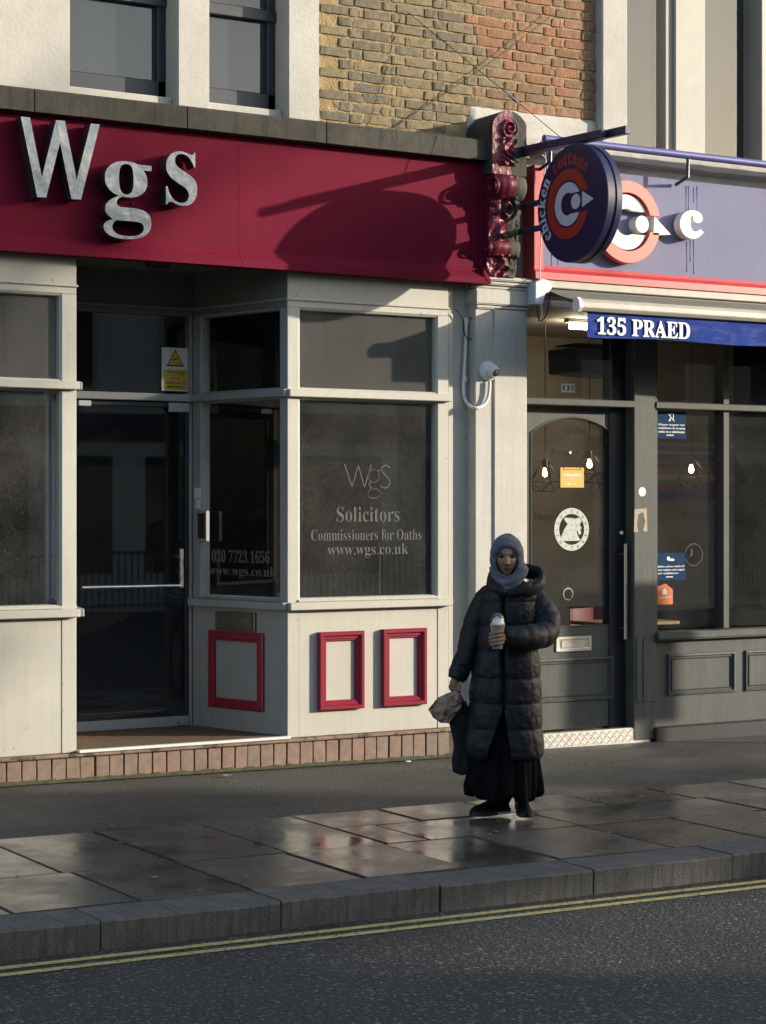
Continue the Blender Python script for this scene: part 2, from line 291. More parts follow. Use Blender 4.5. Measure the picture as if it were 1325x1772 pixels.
def slab(x0, x1, y0, y1, name, m, parent, h=.05, dz=0, bev=.006, tilt=.25):
    g = .005; cx, cy = (x0 + x1) / 2, (y0 + y1) / 2; a, b = (x1 - x0) / 2 - g * random.uniform(.6, 1.6), (y1 - y0) / 2 - g * random.uniform(.6, 1.5)
    mb = MB(); mb.box(-a, a, -b, b, -h, 0); o = mb.build(name, m, parent, bevel=bev, seg=2)
    o.location = (cx, cy, gz(cx) + dz + random.uniform(-.004, .003)); o.rotation_euler = (R(random.uniform(-tilt, tilt)), math.atan(SLOPE) + R(random.uniform(-tilt, tilt)), R(random.uniform(-.3, .3))); return o
XA = [3.60, 4.15, 4.75, 5.33, 5.87, 6.60]
XA = [3.60 - .59 * i for i in range(6, 0, -1)] + XA + [6.60 + .62 * i for i in range(1, 11)]
for a, b in zip(XA, XA[1:]): slab(a, b, KB, 8.87, 'paving_slab', 'slab', pave)
XB = [4.16 - .6 * i for i in range(7, 0, -1)] + [4.16, 4.77, 5.36]
for a, b in zip(XB, XB[1:]): slab(a, b, 8.87, TY, 'paving_slab', 'slab', pave)
XC1 = [5.36, 5.93, 6.52, 7.25, 7.9] + [7.9 + .66 * i for i in range(1, 8)]; XC2 = [5.36, 5.62, 6.62, 7.30, 7.95] + [7.95 + .63 * i for i in range(1, 8)]
for a, b in zip(XC1, XC1[1:]): slab(a, b, 9.44, TY, 'paving_slab', 'slab', pave)
for a, b in zip(XC2, XC2[1:]): slab(a, b, 8.87, 9.44, 'paving_slab', 'slab', pave)
kerb = tag(sheet('kerb', -120, 160, KY + .03, KB - .02, -.045, 'joint'), kind='structure')
XK = [3.28 - .86 * i for i in range(4, 0, -1)] + [3.28, 4.135, 4.965, 5.845] + [5.845 + .88 * i for i in range(1, 7)]
def kerb_stone(x0, x1):
    """a kerb stone with a rough, slightly uneven front and arris"""
    L = (x1 - x0) - .008; n = 16; prof = [(.0, -.17), (.0, -.010), (.006, -.002), (.02, 0), (.30, .0), (.30, -.17)]; rs = []; sd = random.uniform(0, 50)
    for i in range(n + 1):
        x = -L / 2 + L * i / n; rs.append([(x, y + (.006 * jit(x * 9, z * 30 + sd) if k < 4 else 0), z + (.004 * jit(x * 7 + sd, 1) if 0 < k < 4 else 0)) for k, (y, z) in enumerate(prof)])
    o = MB().rings(rs).build('kerb_stone', 'kerb', kerb); cx = (x0 + x1) / 2; o.location = (cx, KY + random.uniform(-.004, .004), gz(cx) + random.uniform(-.003, .003)); o.rotation_euler = (0, math.atan(SLOPE), 0)
for a, b in zip(XK, XK[1:]): kerb_stone(a, b)
gum = MB()
for i in range(70):
    x, y = random.uniform(2.5, 9.5), random.uniform(8.1, 11.5); r = random.uniform(.007, .016)
    gum.add([(x + r * math.cos(k * .785) * random.uniform(.8, 1.2), y + r * math.sin(k * .785), gz(x) + .006) for k in range(8)] + [(x, y, gz(x) + .009)], [(k, (k + 1) % 8, 8) for k in range(8)])
tag(gum.build('chewing_gum_spots', 'gum'), 'flattened pale gum spots and grit scattered over the pavement', 'gum', kind='stuff')

def scrap(u, v, r, m, lab):
    g = ground(u, v); k = random.uniform(0, 6); mb = MB(); mb.add([(g.x + r * q * math.cos(a + k), g.y + r * .7 * q * math.sin(a + k), g.z + .006 + z) for a, q, z in ((0, 1, .008), (.9, .7, .002), (2, 1.1, .014), (3.1, .9, .003), (4.2, 1, .012), (5.3, .8, .004))] + [(g.x, g.y, g.z + .018)], [(i, (i + 1) % 6, 6) for i in range(6)]); tag(mb.build('paper_scrap', m), lab, 'litter')
scrap(395, 1345, .045, mat('green_scrap', (.12, .25, .17), .8, .2, 20, 0), 'pale green paper scrap on the tarmac before the tiled plinth'); scrap(705, 1321, .03, M['white_plastic'], 'white paper scrap lying by the plinth left of the tote bag')
# ------------------------------------------------------------------ solicitors' building
PB, PF, PL, PU, PP, PD = front(11.85), front(11.79), front(11.71), front(11.98), front(11.80), front(12.80)
XC = PB.u(497); XL = PB.u(132)                       # corners of the recessed entrance
PS = Plane(XC - .25, 12.80, .25, -.95); SW = math.hypot(.25, .95)
FLOOR, SOFF = .19, 3.40
ZT0, ZT1 = PB.z(640, 691), PB.z(640, 678)            # transom
ZS0, ZS1 = PB.z(640, 1052), PB.z(640, 1036)          # sill
ZG = PB.z(515, 532)                                  # top of the top lights
sol = tag(empty('solicitors_building', (6, 11.9, 0)), 'yellow brick building with maroon fascia and cream bay shopfront', 'building'); SOL0 = sol
def sb(mb, name, m, parent=None, **k):
    """a part of a building, kept in world coordinates"""
    o = mb.build(name, m, None, **k); p = parent or sol; o.parent = p
    t = Vector((0, 0, 0)); q = p
    while q: t = t + q.location; q = q.parent
    o.location = -t
    if name in PRINTS: o['kind'] = 'stuff'
    return o
# carcass
ZW = 7.2
mb = MB(); mb.box(1.5, 8.9, 12.3, 16, 3.46, ZW); mb.box(1.5, 8.9, 11.93, 12.3, 3.46, 4.36); mb.box(1.5, 2.2, 12.0, 16, -.4, 3.46); mb.box(7.85, 8.3, 12.0, 16, -.4, 3.46)
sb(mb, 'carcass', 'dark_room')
room = MB(); z0, z1, x0, x1, y1 = FLOOR, SOFF + .02, 2.25, 7.84, 15.6
room.add([(x0, 11.9, z0), (x1, 11.9, z0), (x1, y1, z0), (x0, y1, z0), (x0, 11.9, z1), (x1, 11.9, z1), (x1, y1, z1), (x0, y1, z1)], [(0, 1, 2, 3), (7, 6, 5, 4), (3, 2, 6, 7), (0, 3, 7, 4), (1, 5, 6, 2)])
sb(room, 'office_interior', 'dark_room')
# plinth
px0, px1 = 2.2, PB.u(784)
pl = sb(MB().box(px0, px1, 11.845, 12.0, -.12, FLOOR - .027), 'plinth', 'moss')
cap = MB(); cap.box(px0, px1 + .01, 11.808, 12.0, FLOOR - .025, FLOOR - .002); sb(cap, 'plinth_cap', 'tilecap', pl, bevel=.006)
tm = MB().box(-.0465, .0465, -.012, .012, -.125, .084).build('plinth_tile', 'tile', bevel=.004); base = tm; first = True; x = px0 + .05
while x < px1 - .03:
    o = tm if first else tm.copy()
    if not first: COL.objects.link(o)
    first = False; o.parent = pl; w2 = x + random.uniform(-.002, .002); o.location = (w2, 11.832 + random.uniform(-.002, .002), .076); o.rotation_euler = (R(random.uniform(-.8, .8)), R(random.uniform(-.8, .8)), 0); k_ = random.uniform(.955, 1.035); o.scale = (k_, 1, random.uniform(.985, 1.01)); x += .0985 * k_ + random.uniform(0, .002)
mb = MB(); n = 160; mb.rings([[(px0 + (px1 - px0) * i / n, 11.818 - (.02 + .045 * abs(jit(i * .35, 2))) * t, gz(px0 + (px1 - px0) * i / n) + .006 + (.022 + .012 * jit(i * .8, 6)) * (1 - t) ** 2) for i in range(n + 1)] for t in (0, .3, .6, 1)], closed=False); o = sb(mb, 'moss_fillet', mat('moss_green', (.050, .050, .022), .95, .5, 25, .6, 60), pl, smooth=True); o['kind'] = 'stuff'
# entrance floor and threshold
mb = MB(); mb.add([(XL, 11.86, FLOOR), (XC, 11.86, FLOOR), (XC - .25, 12.8, FLOOR), (XL + .25, 12.8, FLOOR)], [(0, 1, 2, 3)]); sb(mb, 'entrance_floor', 'tilecap')
sb(MB().box(XL, XC, 11.80, 11.845, FLOOR, FLOOR + .018), 'threshold_strip', 'white_plastic', bevel=.003)
mb = MB(); zz = FLOOR + .014
mb.rings([[(XL + .01 + .25 * t + (XC - XL - .02 - .5 * t) * i / 40, 11.86 + .9 * t, h + (.003 * random.random() if h > FLOOR + .004 else 0)) for i in range(41)] for t, h in ((0, FLOOR + .002), (0.002, zz), (.2, zz), (.4, zz), (.6, zz), (.8, zz), (1, zz))], closed=False)
tag(mb.build('doormat', 'mat'), 'brown coir doormat filling the recessed solicitors entrance', 'doormat')
# soffit and lamp
sb(MB().box(XL - .2, XC + .2, 11.81, 12.95, SOFF, SOFF + .03), 'soffit', 'recess_shade')
P0 = PD.pix(272, 472, .45); lp = PD.pt(P0[0], SOFF, .45); sb(MB().lathe((lp[0], lp[1], SOFF), [(.002, -.03), (.07, -.03), (.085, -.012), (.085, 0)], 20), 'soffit_lamp', 'black')

def glazing(P, s0, s1, name, sp, zt=None, left=.078, right=.078, gtop='g_top', gbot='g_bay', frame='cream', parent=None, low=True, head=True):
    """a two-storey shop window: posts, head, transom, sill, panel below, two panes set back"""
    zt = zt or ZG; fr = MB()
    fr.pbox(P, s0, s0 + left, FLOOR, zt, -.09, 0); fr.pbox(P, s1 - right, s1, FLOOR, zt, -.09, 0); hb = MB(); hb.pbox(P, s0, s1, zt, SOFF, -.09, 0)
    if low: fr.pbox(P, s0 + left, s1 - right, FLOOR, ZS0, -.09, -.004)
    f = sb(fr, name, frame, parent, bevel=.004); sb(hb, 'head_board', 'recess_shade' if frame == 'cream_in_shade' else frame, f, bevel=.004)
    b = MB(); b.pframe(P, s0 + left, s1 - right, ZT1, zt, [(0, -.004), (.012, -.012), (.018, -.05)]); b.pframe(P, s0 + left, s1 - right, ZS1, ZT0, [(0, -.004), (.012, -.012), (.018, -.05)]); sb(b, 'glazing_bead', frame, f)
    t = MB(); t.pbox(P, s0 - .002, s1 + .008, ZT0, ZT1, -.08, .038); sb(t, 'transom', frame, f, bevel=.005)
    t = MB(); t.pbox(P, s0 - .002, s1 + .008, ZS0, ZS1 - .012, -.08, .05); t.pbox(P, s0 + left - .01, s1 - right + .01, ZS1 - .012, ZS1 + .006, -.08, .012); sb(t, 'sill', frame, f, bevel=.005)
    if head: t = MB(); t.pbox(P, s0 - .002, s1 + .004, zt + .045, zt + .062, -.02, .012); sb(t, 'head_moulding', frame, f, bevel=.004)
    for q, (a, c) in zip((gtop, gbot), ((ZT1, zt), (ZS1, ZT0))):
        g = MB(); g.quad(P, s0 + left, s1 - right, a, c, -.045); sb(g, 'pane', q, f)
    return f
BAYR = PB.u(776)
bay = glazing(PB, XC, BAYR, 'bay_window', None, left=PB.u(517) - XC, right=BAYR - PB.u(757))
RF = [(0, 0), (0, .030), (.006, .036), (.024, .036), (.034, .020), (.048, .020), (.052, .012), (.062, .012), (.064, -.004)]
for a, b, c, d in ((549, 1094, 627, 1227), (659, 1089, 735, 1220)):
    sA, zA = PB.pix(a, b); sB, zB = PB.pix(c, d); zA = PB.z((a + c) / 2, (b + b - 3) / 2 ); zB = PB.z((a + c) / 2, d)
    mb = MB(); mb.pframe(PB, sA, sB, zB, zA, RF); sb(mb, 'panel_moulding', 'redframe', bay)
tx = MB(); o = -.044
def tline(mb, P, body, u0, v1, u1, v0, off=-.004, o=-.044, **k):
    um = (u0 + u1) / 2; text(mb, P, body, P.u(u0, v0, o), P.u(u1, v0, o), P.z(um, v0, o), P.z(um, v1, o), o, .0006, off, **k)
tline(tx, PB, serif('Solicitors'), 582, 877, 691, 903, -.006)
tline(tx, PB, serif('Commissioners for Oaths'), 538, 916, 729, 935, -.006)
tline(tx, PB, serif('www.wgs.co.uk'), 566, 941, 706, 965, -.006)
sb(tx, 'window_lettering', 'vinyl', bay)
lg = MB()
def stroke(mb, P, pts, wd, o, close=False):
    """a flat line of constant width through (s, z) points"""
    k = len(pts)
    for i in range(k if close else k - 1):
        (a, b), (c, d) = pts[i], pts[(i + 1) % k]; L = math.hypot(c - a, d - b) or 1e-6; nx, nz = -(d - b) / L * wd / 2, (c - a) / L * wd / 2; ex, ez = (c - a) / L * wd * .25, (d - b) / L * wd * .25
        mb.add([P.pt(a - ex + nx, b - ez + nz, o), P.pt(a - ex - nx, b - ez - nz, o), P.pt(c + ex - nx, d + ez - nz, o), P.pt(c + ex + nx, d + ez + nz, o)], [(0, 1, 2, 3)])
def zp(x, y, sx=500 / 1, sc=4.732): return PB.pix(500 + x / sc, 780 + y / sc, -.0435)
stroke(lg, PB, [zp(*p) for p in ((455, 112), (515, 298), (567, 115), (617, 302), (672, 115))], .0075, -.0435)
def ell(cx, cy, rx, ry, a0=0, a1=360, n=26): return [zp(cx + rx * math.cos(R(a0 + (a1 - a0) * i / n)), cy + ry * math.sin(R(a0 + (a1 - a0) * i / n))) for i in range(n + 1)]
stroke(lg, PB, ell(695, 207, 43, 52), .0095, -.0435); stroke(lg, PB, ell(695, 350, 50, 40), .0095, -.0435)
stroke(lg, PB, [zp(*p) for p in ((668, 252), (655, 275), (662, 298), (690, 312))], .0085, -.0435); stroke(lg, PB, [zp(715, 165), zp(742, 160)], .008, -.0435)
stroke(lg, PB, [zp(*p) for p in ((822, 135), (800, 120), (775, 122), (757, 145), (762, 175), (790, 200), (815, 228), (826, 258), (815, 290), (788, 306), (760, 298), (745, 285))], .009, -.0435)
sb(lg, 'window_monogram', 'vinyl', bay)
# dribble down the pane
stroke(lg2 := MB(), PB, [zp(*p) for p in ((737, 745), (744, 800), (745, 960), (741, 1060), (742, 1195))], .0035, -.0433); sb(lg2, 'dribble_stain', 'vinyl', bay)
# the splayed side of the bay
spl = glazing(PS, 0, SW, 'splayed_side_window', None, left=.085, right=.075, gtop='g_dark', gbot='g_dark', frame='cream_in_shade')
sA = PS.u(362); sB = PS.u(457); mb = MB(); mb.pframe(PS, sA, sB, PS.z(410, 1227), PS.z(410, 1093), [(0, 0), (0, .012), (.012, .016), (.05, .016), (.056, .010), (.066, .010), (.068, -.004)]); sb(mb, 'panel_moulding', 'redframe', spl)
sA, sB, zA, zB = PS.u(374), PS.u(443), PS.z(408, 1059), PS.z(408, 1091)
mb = MB(); mb.pframe(PS, sA, sB, zB, zA, [(0, 0), (0, .012), (.014, .014), (.016, .008)]); mb.quad(PS, sA + .014, sB - .014, zB + .014, zA - .014, .008); mb.pbox(PS, sA + .03, sB - .03, zB + .035, zA - .03, .006, .016); sb(mb, 'letter_plate', mat('bronze_plate', (.16, .15, .125), .4, .2, 20, .05, 90, metal=.8), spl, bevel=.002)
tx = MB(); tline(tx, PS, serif('020 7723 1656'), 366, 952, 466, 974, -.006); tline(tx, PS, serif('www.wgs.co.uk'), 361, 980, 477, 1001, -.006); sb(tx, 'window_lettering', 'vinyl_dim', spl)
# left bay, beyond the entrance
bayl = glazing(PB, XL - 1.45, XL, 'bay_window', None, left=.08, right=.10); bayl['label'] = 'left bay window cut by the picture edge'
PSL = Plane(XL, 11.85, .25, .95); glazing(PSL, 0, SW, 'splayed_side_window', None, left=.075, right=.085, gtop='g_dark', gbot='g_dark', frame='cream_in_shade')
# door wall
d0, d1 = XL + .25, XC - .25
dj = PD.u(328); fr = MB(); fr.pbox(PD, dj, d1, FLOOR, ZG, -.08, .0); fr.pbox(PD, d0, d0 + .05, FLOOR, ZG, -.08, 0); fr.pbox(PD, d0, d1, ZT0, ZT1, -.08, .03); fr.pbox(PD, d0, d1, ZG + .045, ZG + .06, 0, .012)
dfr = sb(fr, 'entrance_frame', 'cream_in_shade', bevel=.004); sb(MB().pbox(PD, d0, d1, ZG, SOFF, -.08, 0), 'head_board', 'recess_shade', dfr)
sb(MB().quad(PD, d0 + .05, dj, ZT1, ZG, -.04), 'pane', 'g_dark', dfr)
door = MB(); zb = PD.z(230, 1243); a, b = d0 + .055, dj - .004
door.pbox(PD, a, b, FLOOR + .012, zb, -.05, -.012); door.pbox(PD, a, a + .03, zb, ZT0 - .006, -.05, -.012); door.pbox(PD, b - .022, b, zb, ZT0 - .006, -.05, -.012); door.pbox(PD, a, b, ZT0 - .04, ZT0 - .006, -.05, -.012)
dob = sb(door, 'door', 'blackframe', bevel=.003); dob['label'] = 'dark full-height glass entrance door'
sb(MB().pbox(PD, a, b, FLOOR + .014, zb - .004, -.012, -.006), 'kick_rail', 'alu', dob)
sb(MB().quad(PD, a + .03, b - .022, zb, ZT0 - .04, -.03), 'pane', 'g_dark', dob)
h = MB(); zq, sq = PD.z(230, 1015, .05), PD.u(313, 1000, .05); h.tube([PD.pt(PD.u(141, 1015, .05), zq, .05), PD.pt(sq, zq, .05), PD.pt(sq, zq + .002, .05)], .013, 10); h.pbox(PD, sq - .014, sq + .014, zq - .012, PD.z(313, 950, .05), .04, .062); h.tube([PD.pt(sq, zq + .2, .05), PD.pt(sq, zq + .2, -.02)], .008); h.tube([PD.pt(sq - .6, zq, .05), PD.pt(sq - .6, zq, -.02)], .008); sb(h, 'door_handle', 'steel', dob, smooth=True, auto=40)
ds = PD.pix(313, 1247); sb(MB().disc(PD, ds[0], ds[1], .028, -.006, .03, 16), 'door_stop', 'alu', dob)
ci = PD.pix(293, 693); sb(MB().pbox(PD, PD.u(291), PD.u(327), ZT0 - .075, ZT0 - .008, -.01, .012), 'lock_plate', 'alu', dob, bevel=.004); sb(MB().pbox(PD, PD.u(133), PD.u(155), ZT0 - .05, ZT0 - .012, -.01, .03), 'door_closer', 'white_plastic', dob, bevel=.004)
ic = MB(); s0, s1, za, zb2 = PS.u(343, 900), PS.u(362, 900), PS.z(352, 936, .02), PS.z(352, 884, .02); ic.pframe(PS, s0, s1, zb2 if zb2 < za else za, max(za, zb2), [(0, 0), (0, .028), (.016, .028), (.018, .018)]); ob = sb(ic, 'intercom', mat('satin_steel', (.30, .30, .30), .6, .08, 20, 0, metal=.3, spec=.2), dfr); ob['label'] = 'steel framed intercom panel'
sb(MB().pbox(PS, s0 + .012, s1 - .012, min(za, zb2) + .012, max(za, zb2) - .012, 0, .02), 'keypad', 'black', ob)
sb(MB().pbox(PS, PS.u(337, 860), PS.u(347, 860), PS.z(342, 862, .0), PS.z(342, 844), .0, .004), 'door_label', 'white_plastic', dfr); sb(MB().pbox(PS, PS.u(339, 860), PS.u(346, 860), PS.z(342, 880, .0), PS.z(342, 864), .0, .004), 'door_label', 'white_plastic', dfr)

# return board between the bay and the pilaster
PX0, PX1 = PP.u(822), PP.u(912)
sb(MB().box(BAYR, PX0 + .01, 11.90, 12.0, -.1, 3.46), 'return_board', 'cream'); sb(MB().box(BAYR + .012, BAYR + .055, 11.875, 11.96, -.1, 3.42), 'downpipe_board', 'cream', bevel=.005)
pil = sb(MB().box(PX0, PX1, 11.80, 12.05, -.1, 3.40), 'pilaster', 'pilaster', bevel=.006)
mb = MB(); mb.box(PP.u(853), PX1 - .012, 11.786, 11.81, .25, 3.20); sb(mb, 'pilaster_panel', 'pilaster', pil, bevel=.006)
mb = MB()
for i, (z, o) in enumerate(((3.16, .012), (3.19, .025), (3.30, .018), (3.33, .038), (3.36, .055))): mb.box(PX0 - o + .01, PX1 + o - .01, 11.79 - o, 12.0, z, z + .028 + (.08 if i == 1 else 0))
sb(mb, 'pilaster_capital', 'pilaster', pil, bevel=.008, seg=2)

# fascia
fx0, fx1 = 2.2, PF.u(839); FZ0, FZ1 = PF.z(480, 466, .06), PL.z(480, 241)
prof = [(0, FZ1 + .03), (0, FZ0 + .115), (.010, FZ0 + .105), (.016, FZ0 + .092), (.050, FZ0 + .055), (.060, FZ0 + .045), (.062, FZ0), (-.05, FZ0)]
fs = sb(MB().rings([[PF.pt(x, z, o) for o, z in prof] for x in (fx0, PF.u(412) - .0015)], closed=False), 'fascia', 'red'); 
x2 = PF.u(412) + .0015; sb(MB().rings([[PF.pt(x, z, o) for o, z in prof] for x in (x2, fx1)], closed=False), 'fascia_board', 'red', fs)
sb(MB().pbox(PF, x2 - .004, x2 + .001, FZ0 + .11, FZ1, -.02, -.002), 'board_joint', 'redframe', fs)
e = MB(); e.pbox(PF, fx1 - .055, fx1, FZ0 + .06, FZ1, -.03, .018); e.poly(PF, [(fx1 - .01, FZ0), (fx1 + .012, FZ0), (fx1 + .012, FZ0 + .03), (fx1 - .055, FZ0 + .115), (fx1 - .055, FZ0 + .06)], -.03, .064); sb(e, 'fascia_end', 'red', fs, bevel=.004)
def big_letter(ch, u0, u1, vt, vb, off, shear=0):
    o0, o1 = .018, .122; um = (u0 + u1) / 2; mb = MB(); s0, s1, za, zb_ = PF.u(u0, 300, o1), PF.u(u1, 300, o1), PF.z(um, vb, o1), PF.z(um, vt, o1)
    vs, fs_ = glyphs(serif(ch), off, res=8); X = [p[0] for p in vs]; Y = [p[1] for p in vs]; ax, bx, ay, by = min(X), max(X), min(Y), max(Y)
    pts = [PF.pt(s0 + (p[0] - ax) / (bx - ax) * (s1 - s0), za + (p[1] - ay) / (by - ay) * (zb_ - za), o0 if p[2] < 0 else o1) for p in vs]
    for f in fs_:
        mb.cur = 0 if all(vs[i][2] > 0 for i in f) else 1; mb.add([pts[i] for i in f], [tuple(range(len(f)))])
    L = sb(mb, 'sign_letter', ['letter', 'letterside'], fs)
    for q in (.25, .75): sb(MB().tube([PF.pt(s0 + (s1 - s0) * q, (za + zb_) / 2, o0 + .002), PF.pt(s0 + (s1 - s0) * q, (za + zb_) / 2, -.005)], .006), 'stand_off', 'black', L)
mb = MB(); o1 = .122
def wst(a, b, c, d): return [PF.pix(u, v, o1) for u, v in ((a, 214.5 - (165 - a) * .1), (b, 214.5 - (165 - b) * .1), (d, 345 - (135 - d) * .06), (c, 345 - (135 - c) * .06))]
vsW = []
for q in (wst(157, 172.5, 124, 140), wst(96, 112, 123.5, 139.5), wst(97, 113, 64, 80), wst(36, 52, 64.5, 79.5)):
    k_ = MB(); k_.poly(PF, q, .018, o1 - .001 * len(vsW)); vsW.append(1); b0_ = len(mb.v); mb.v += k_.v; mb.f += [tuple(i + b0_ for i in f) for f in k_.f]; mb.mi += [0, 1, 1, 1, 1, 1]
sb(mb, 'sign_letter', ['letter', 'letterside'], fs)
big_letter('g', 179, 262, 279, 414, -.004); big_letter('s', 287, 341, 262, 356, -.006)

# stone ledge
led = sb(MB().box(2.2, 7.92, 11.76, 12.05, PL.z(123, 197), PL.z(123, 163)), 'ledge', 'stone'); LZ0, LZ1 = PL.z(123, 200), PL.z(123, 160)
jx = [2.2, PL.u(60), PL.u(324), PL.u(565), 7.91]
for a, b in zip(jx, jx[1:]):
    n = 14; rs = []
    for i in range(n + 1):
        x = a + .004 + (b - a - .008) * i / n; j = .004 * jit(x * 5, 2.2); rs.append([(x, 11.71 + j, LZ0 + .002 * jit(x * 8, 9)), (x, 11.71 + j, LZ1 - .012), (x, 11.722 + j, LZ1), (x, 11.97, LZ1 + .02), (x, 11.97, LZ0 - .004), (x, 11.765, LZ0 - .004)])
    sb(MB().rings(rs), 'ledge_stone', 'stone', led)

# brick wall
bx0, bx1, bz0, bz1 = PU.u(549), PU.u(1036), LZ1 - .02, 5.98
wall = sb(MB().box(bx0, bx1, 11.992, 12.3, bz0, bz1), 'brick_wall', 'mortar')
wm = MB(); nx, nz = 150, 90
wm.rings([[(bx0 + (bx1 - bx0) * i / nx, 11.985 + .006 * jit(i * .41, k * .37), bz0 + (bz1 - bz0) * k / nz) for i in range(nx + 1)] for k in range(nz + 1)], closed=False); sb(wm, 'mortar_bed', 'mortar', wall, smooth=True)
def brick_mesh(L, Hh, seed):
    mb = MB(); n = 5; rs = []
    for i in range(n + 1):
        x = -L / 2 + L * i / n; sq = .006 if i in (0, n) else 0
        rs.append([(x + .005 * jit(i + seed, k * 3.1), -.009 + sq * .6 + .004 * jit(i * 1.7 + seed, k * 2.3) if f else .02, z + .005 * jit(i * 1.3 + seed * 2, k + 5)) for k, (z, f) in enumerate(((-Hh / 2, 0), (-Hh / 2 + .004, 1), (0, 1), (Hh / 2 - .004, 1), (Hh / 2, 0)))])
    mb.rings(rs, closed=True); return mb.build('brick', 'brick', bevel=0)
BR = {}
for kind, L in (('s', .215), ('h', .102)):
    BR[kind] = [brick_mesh(L, .0640, i * 7.3 + len(kind)) for i in range(5)]
rm = {}
for k in BR:
    rm[k] = []
    for o in BR[k]:
        me = o.data.copy(); me.materials.clear(); me.materials.append(M['brick_red']); rm[k].append(me)
protos = [o for k in BR for o in BR[k]]; meshes = {k: [o.data for o in BR[k]] for k in BR}
for o in protos: bpy.data.objects.remove(o)
XR = PU.u(850); r = 0; z = bz0 + .052; nb = 0
patch = (PU.u(808), PU.z(860, 186))
wt = wall.location + SOL0.location
while z < bz1 - .03:
    x = bx0 + .02 + (0 if r % 2 else .155) + random.uniform(-.01, .01); k = 's' if r % 2 else 'h'
    while x < bx1 - .03:
        L = .217 if k == 's' else .105
        cx = x + L / 2
        if not (cx > patch[0] - .06 and z < patch[1] + .02) and cx + L / 2 < bx1 + .02:
            red = cx + random.uniform(-.25, .25) + (z - 4.9) * .5 > XR
            o = bpy.data.objects.new('brick', random.choice(rm[k] if red else meshes[k])); COL.objects.link(o); o.parent = wall
            o.location = Vector((cx, 11.985 + random.uniform(-.004, .003), z + random.uniform(-.004, .004))); o.rotation_euler = (0, R(random.uniform(-1, 1)), 0); nb += 1
        x += L + .012; k = 'h' if k == 's' else 's'
    z += .0735; r += 1
# white render patch on the brickwork
mb = MB(); x0, x1, za, zb_ = PU.u(808), PU.u(1037), 4.2, patch[1]
mb.rings([[(x0 + (x1 - x0) * i / 30, 11.962 + .004 * jit(i * .9, k * .8) + (.03 if i in (0, 30) or k == 10 else 0), za + (zb_ - za) * k / 10 + .006 * jit(i * .6, 4)) for i in range(31)] for k in range(11)], closed=False); sb(mb, 'render_patch', 'white_render', wall, smooth=True)
# piers and upper windows
for k, (a, b) in enumerate(((307, 363), (498, 553))):
    Q = front(11.92); x0, x1 = Q.u(a, 160), Q.u(b, 160); mb = MB(); mb.box(x0, x1, 11.92, 12.25, LZ1 + .008, bz1); sb(mb, 'window_pier', 'white_render', bevel=.01, seg=2)
PW = front(12.10); Q = front(11.92); edges = [(Q.u(307) - .75, Q.u(307)), (Q.u(363), Q.u(498))]
x0 = Q.u(307) - .75 - .22; sb(MB().box(x0 - 2, x0 + .22, 11.92, 12.25, LZ1 + .008, bz1), 'window_pier', 'white_render', bevel=.01, seg=2)
for a, b in edges:
    mb = MB(); zs = LZ1 + .10; mb.pbox(PW, a, b, zs, zs + .13, -.05, .0); mb.pbox(PW, a, a + .06, zs, bz1, -.05, 0); mb.pbox(PW, b - .06, b, zs, bz1, -.05, 0); mb.pbox(PW, a, b, zs + .62, zs + .70, -.05, .02)
    wf = sb(mb, 'upper_window', 'window_dark', bevel=.006)
    sb(MB().box(a, b, 11.99, 12.16, LZ1 - .01, zs + .004), 'window_sill', 'white_render', wf, bevel=.008); sb(MB().quad(PW, a + .06, b - .06, zs + .13, bz1, -.03), 'pane', 'g_up', wf)

# console bracket at the head of the pilaster
CX0, CX1, CYF = 7.90, 8.20, 11.62; CXM = (CX0 + CX1) / 2; rr = (CX1 - CX0) / 2; HZ0, HZ1 = 4.10, 4.47
con = empty('console_bracket', (0, 0, 0)); con.parent = sol; con.location = -sol.location
arch = [(CX0, HZ0), (CX0, HZ1 - rr * .35)] + [(CXM - rr * math.cos(R(a)), HZ1 - rr * .35 + rr * .95 * math.sin(R(a))) for a in range(10, 180, 10)] + [(CX1, HZ1 - rr * .35), (CX1, HZ0)]
sb(MB().poly(front(11.66), arch, -.34, 0), 'hood', 'stone', con, bevel=.008)
def relief(name, f, x0, x1, z0, z1, nx, nz, mask=None):
    """carved front: a fine grid pushed out by f(x, z)"""
    mb = MB(); P = [[(x0 + (x1 - x0) * i / nx, z0 + (z1 - z0) * k / nz) for i in range(nx + 1)] for k in range(nz + 1)]
    vs = [(x, f(x, z), z) for row in P for x, z in row]; n = nx + 1
    for k in range(nz):
        for i in range(nx):
            x, z = P[k][i]
            if mask and not mask(x, z): continue
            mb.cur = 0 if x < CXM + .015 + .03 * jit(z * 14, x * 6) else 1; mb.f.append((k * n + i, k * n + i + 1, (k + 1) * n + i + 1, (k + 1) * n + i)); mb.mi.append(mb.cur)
    mb.v = vs; return sb(mb, name, ['red_gloss', 'stone'], con, smooth=True)
def scroll(x, z, cx, cz, r, turns=2.2):
    d = math.hypot(x - cx, z - cz)
    if d > r: return 0
    a = math.atan2(z - cz, x - cx); return (.5 + .5 * math.cos((d / r) * turns * 2 * math.pi - a)) * (1 - (d / r) ** 4)
def hood_face(x, z):
    h = .0; h += .035 * scroll(x, z, CXM - .01, HZ1 - .04, .085); 
    if abs(x - CXM + .01) < .07 and HZ0 + .07 < z < HZ1 - .11: h += .018 + .016 * abs(jit(x * 34, z * 30)) + .01 * math.sin(x * 90 + 20 * jit(z * 8, 1))
    return 11.655 - h - .004 * abs(jit(x * 40, z * 40))
ah = lambda x, z: z < HZ1 - rr * .35 + rr * .93 * math.sqrt(max(0, 1 - ((x - CXM) / rr) ** 2)) - .004
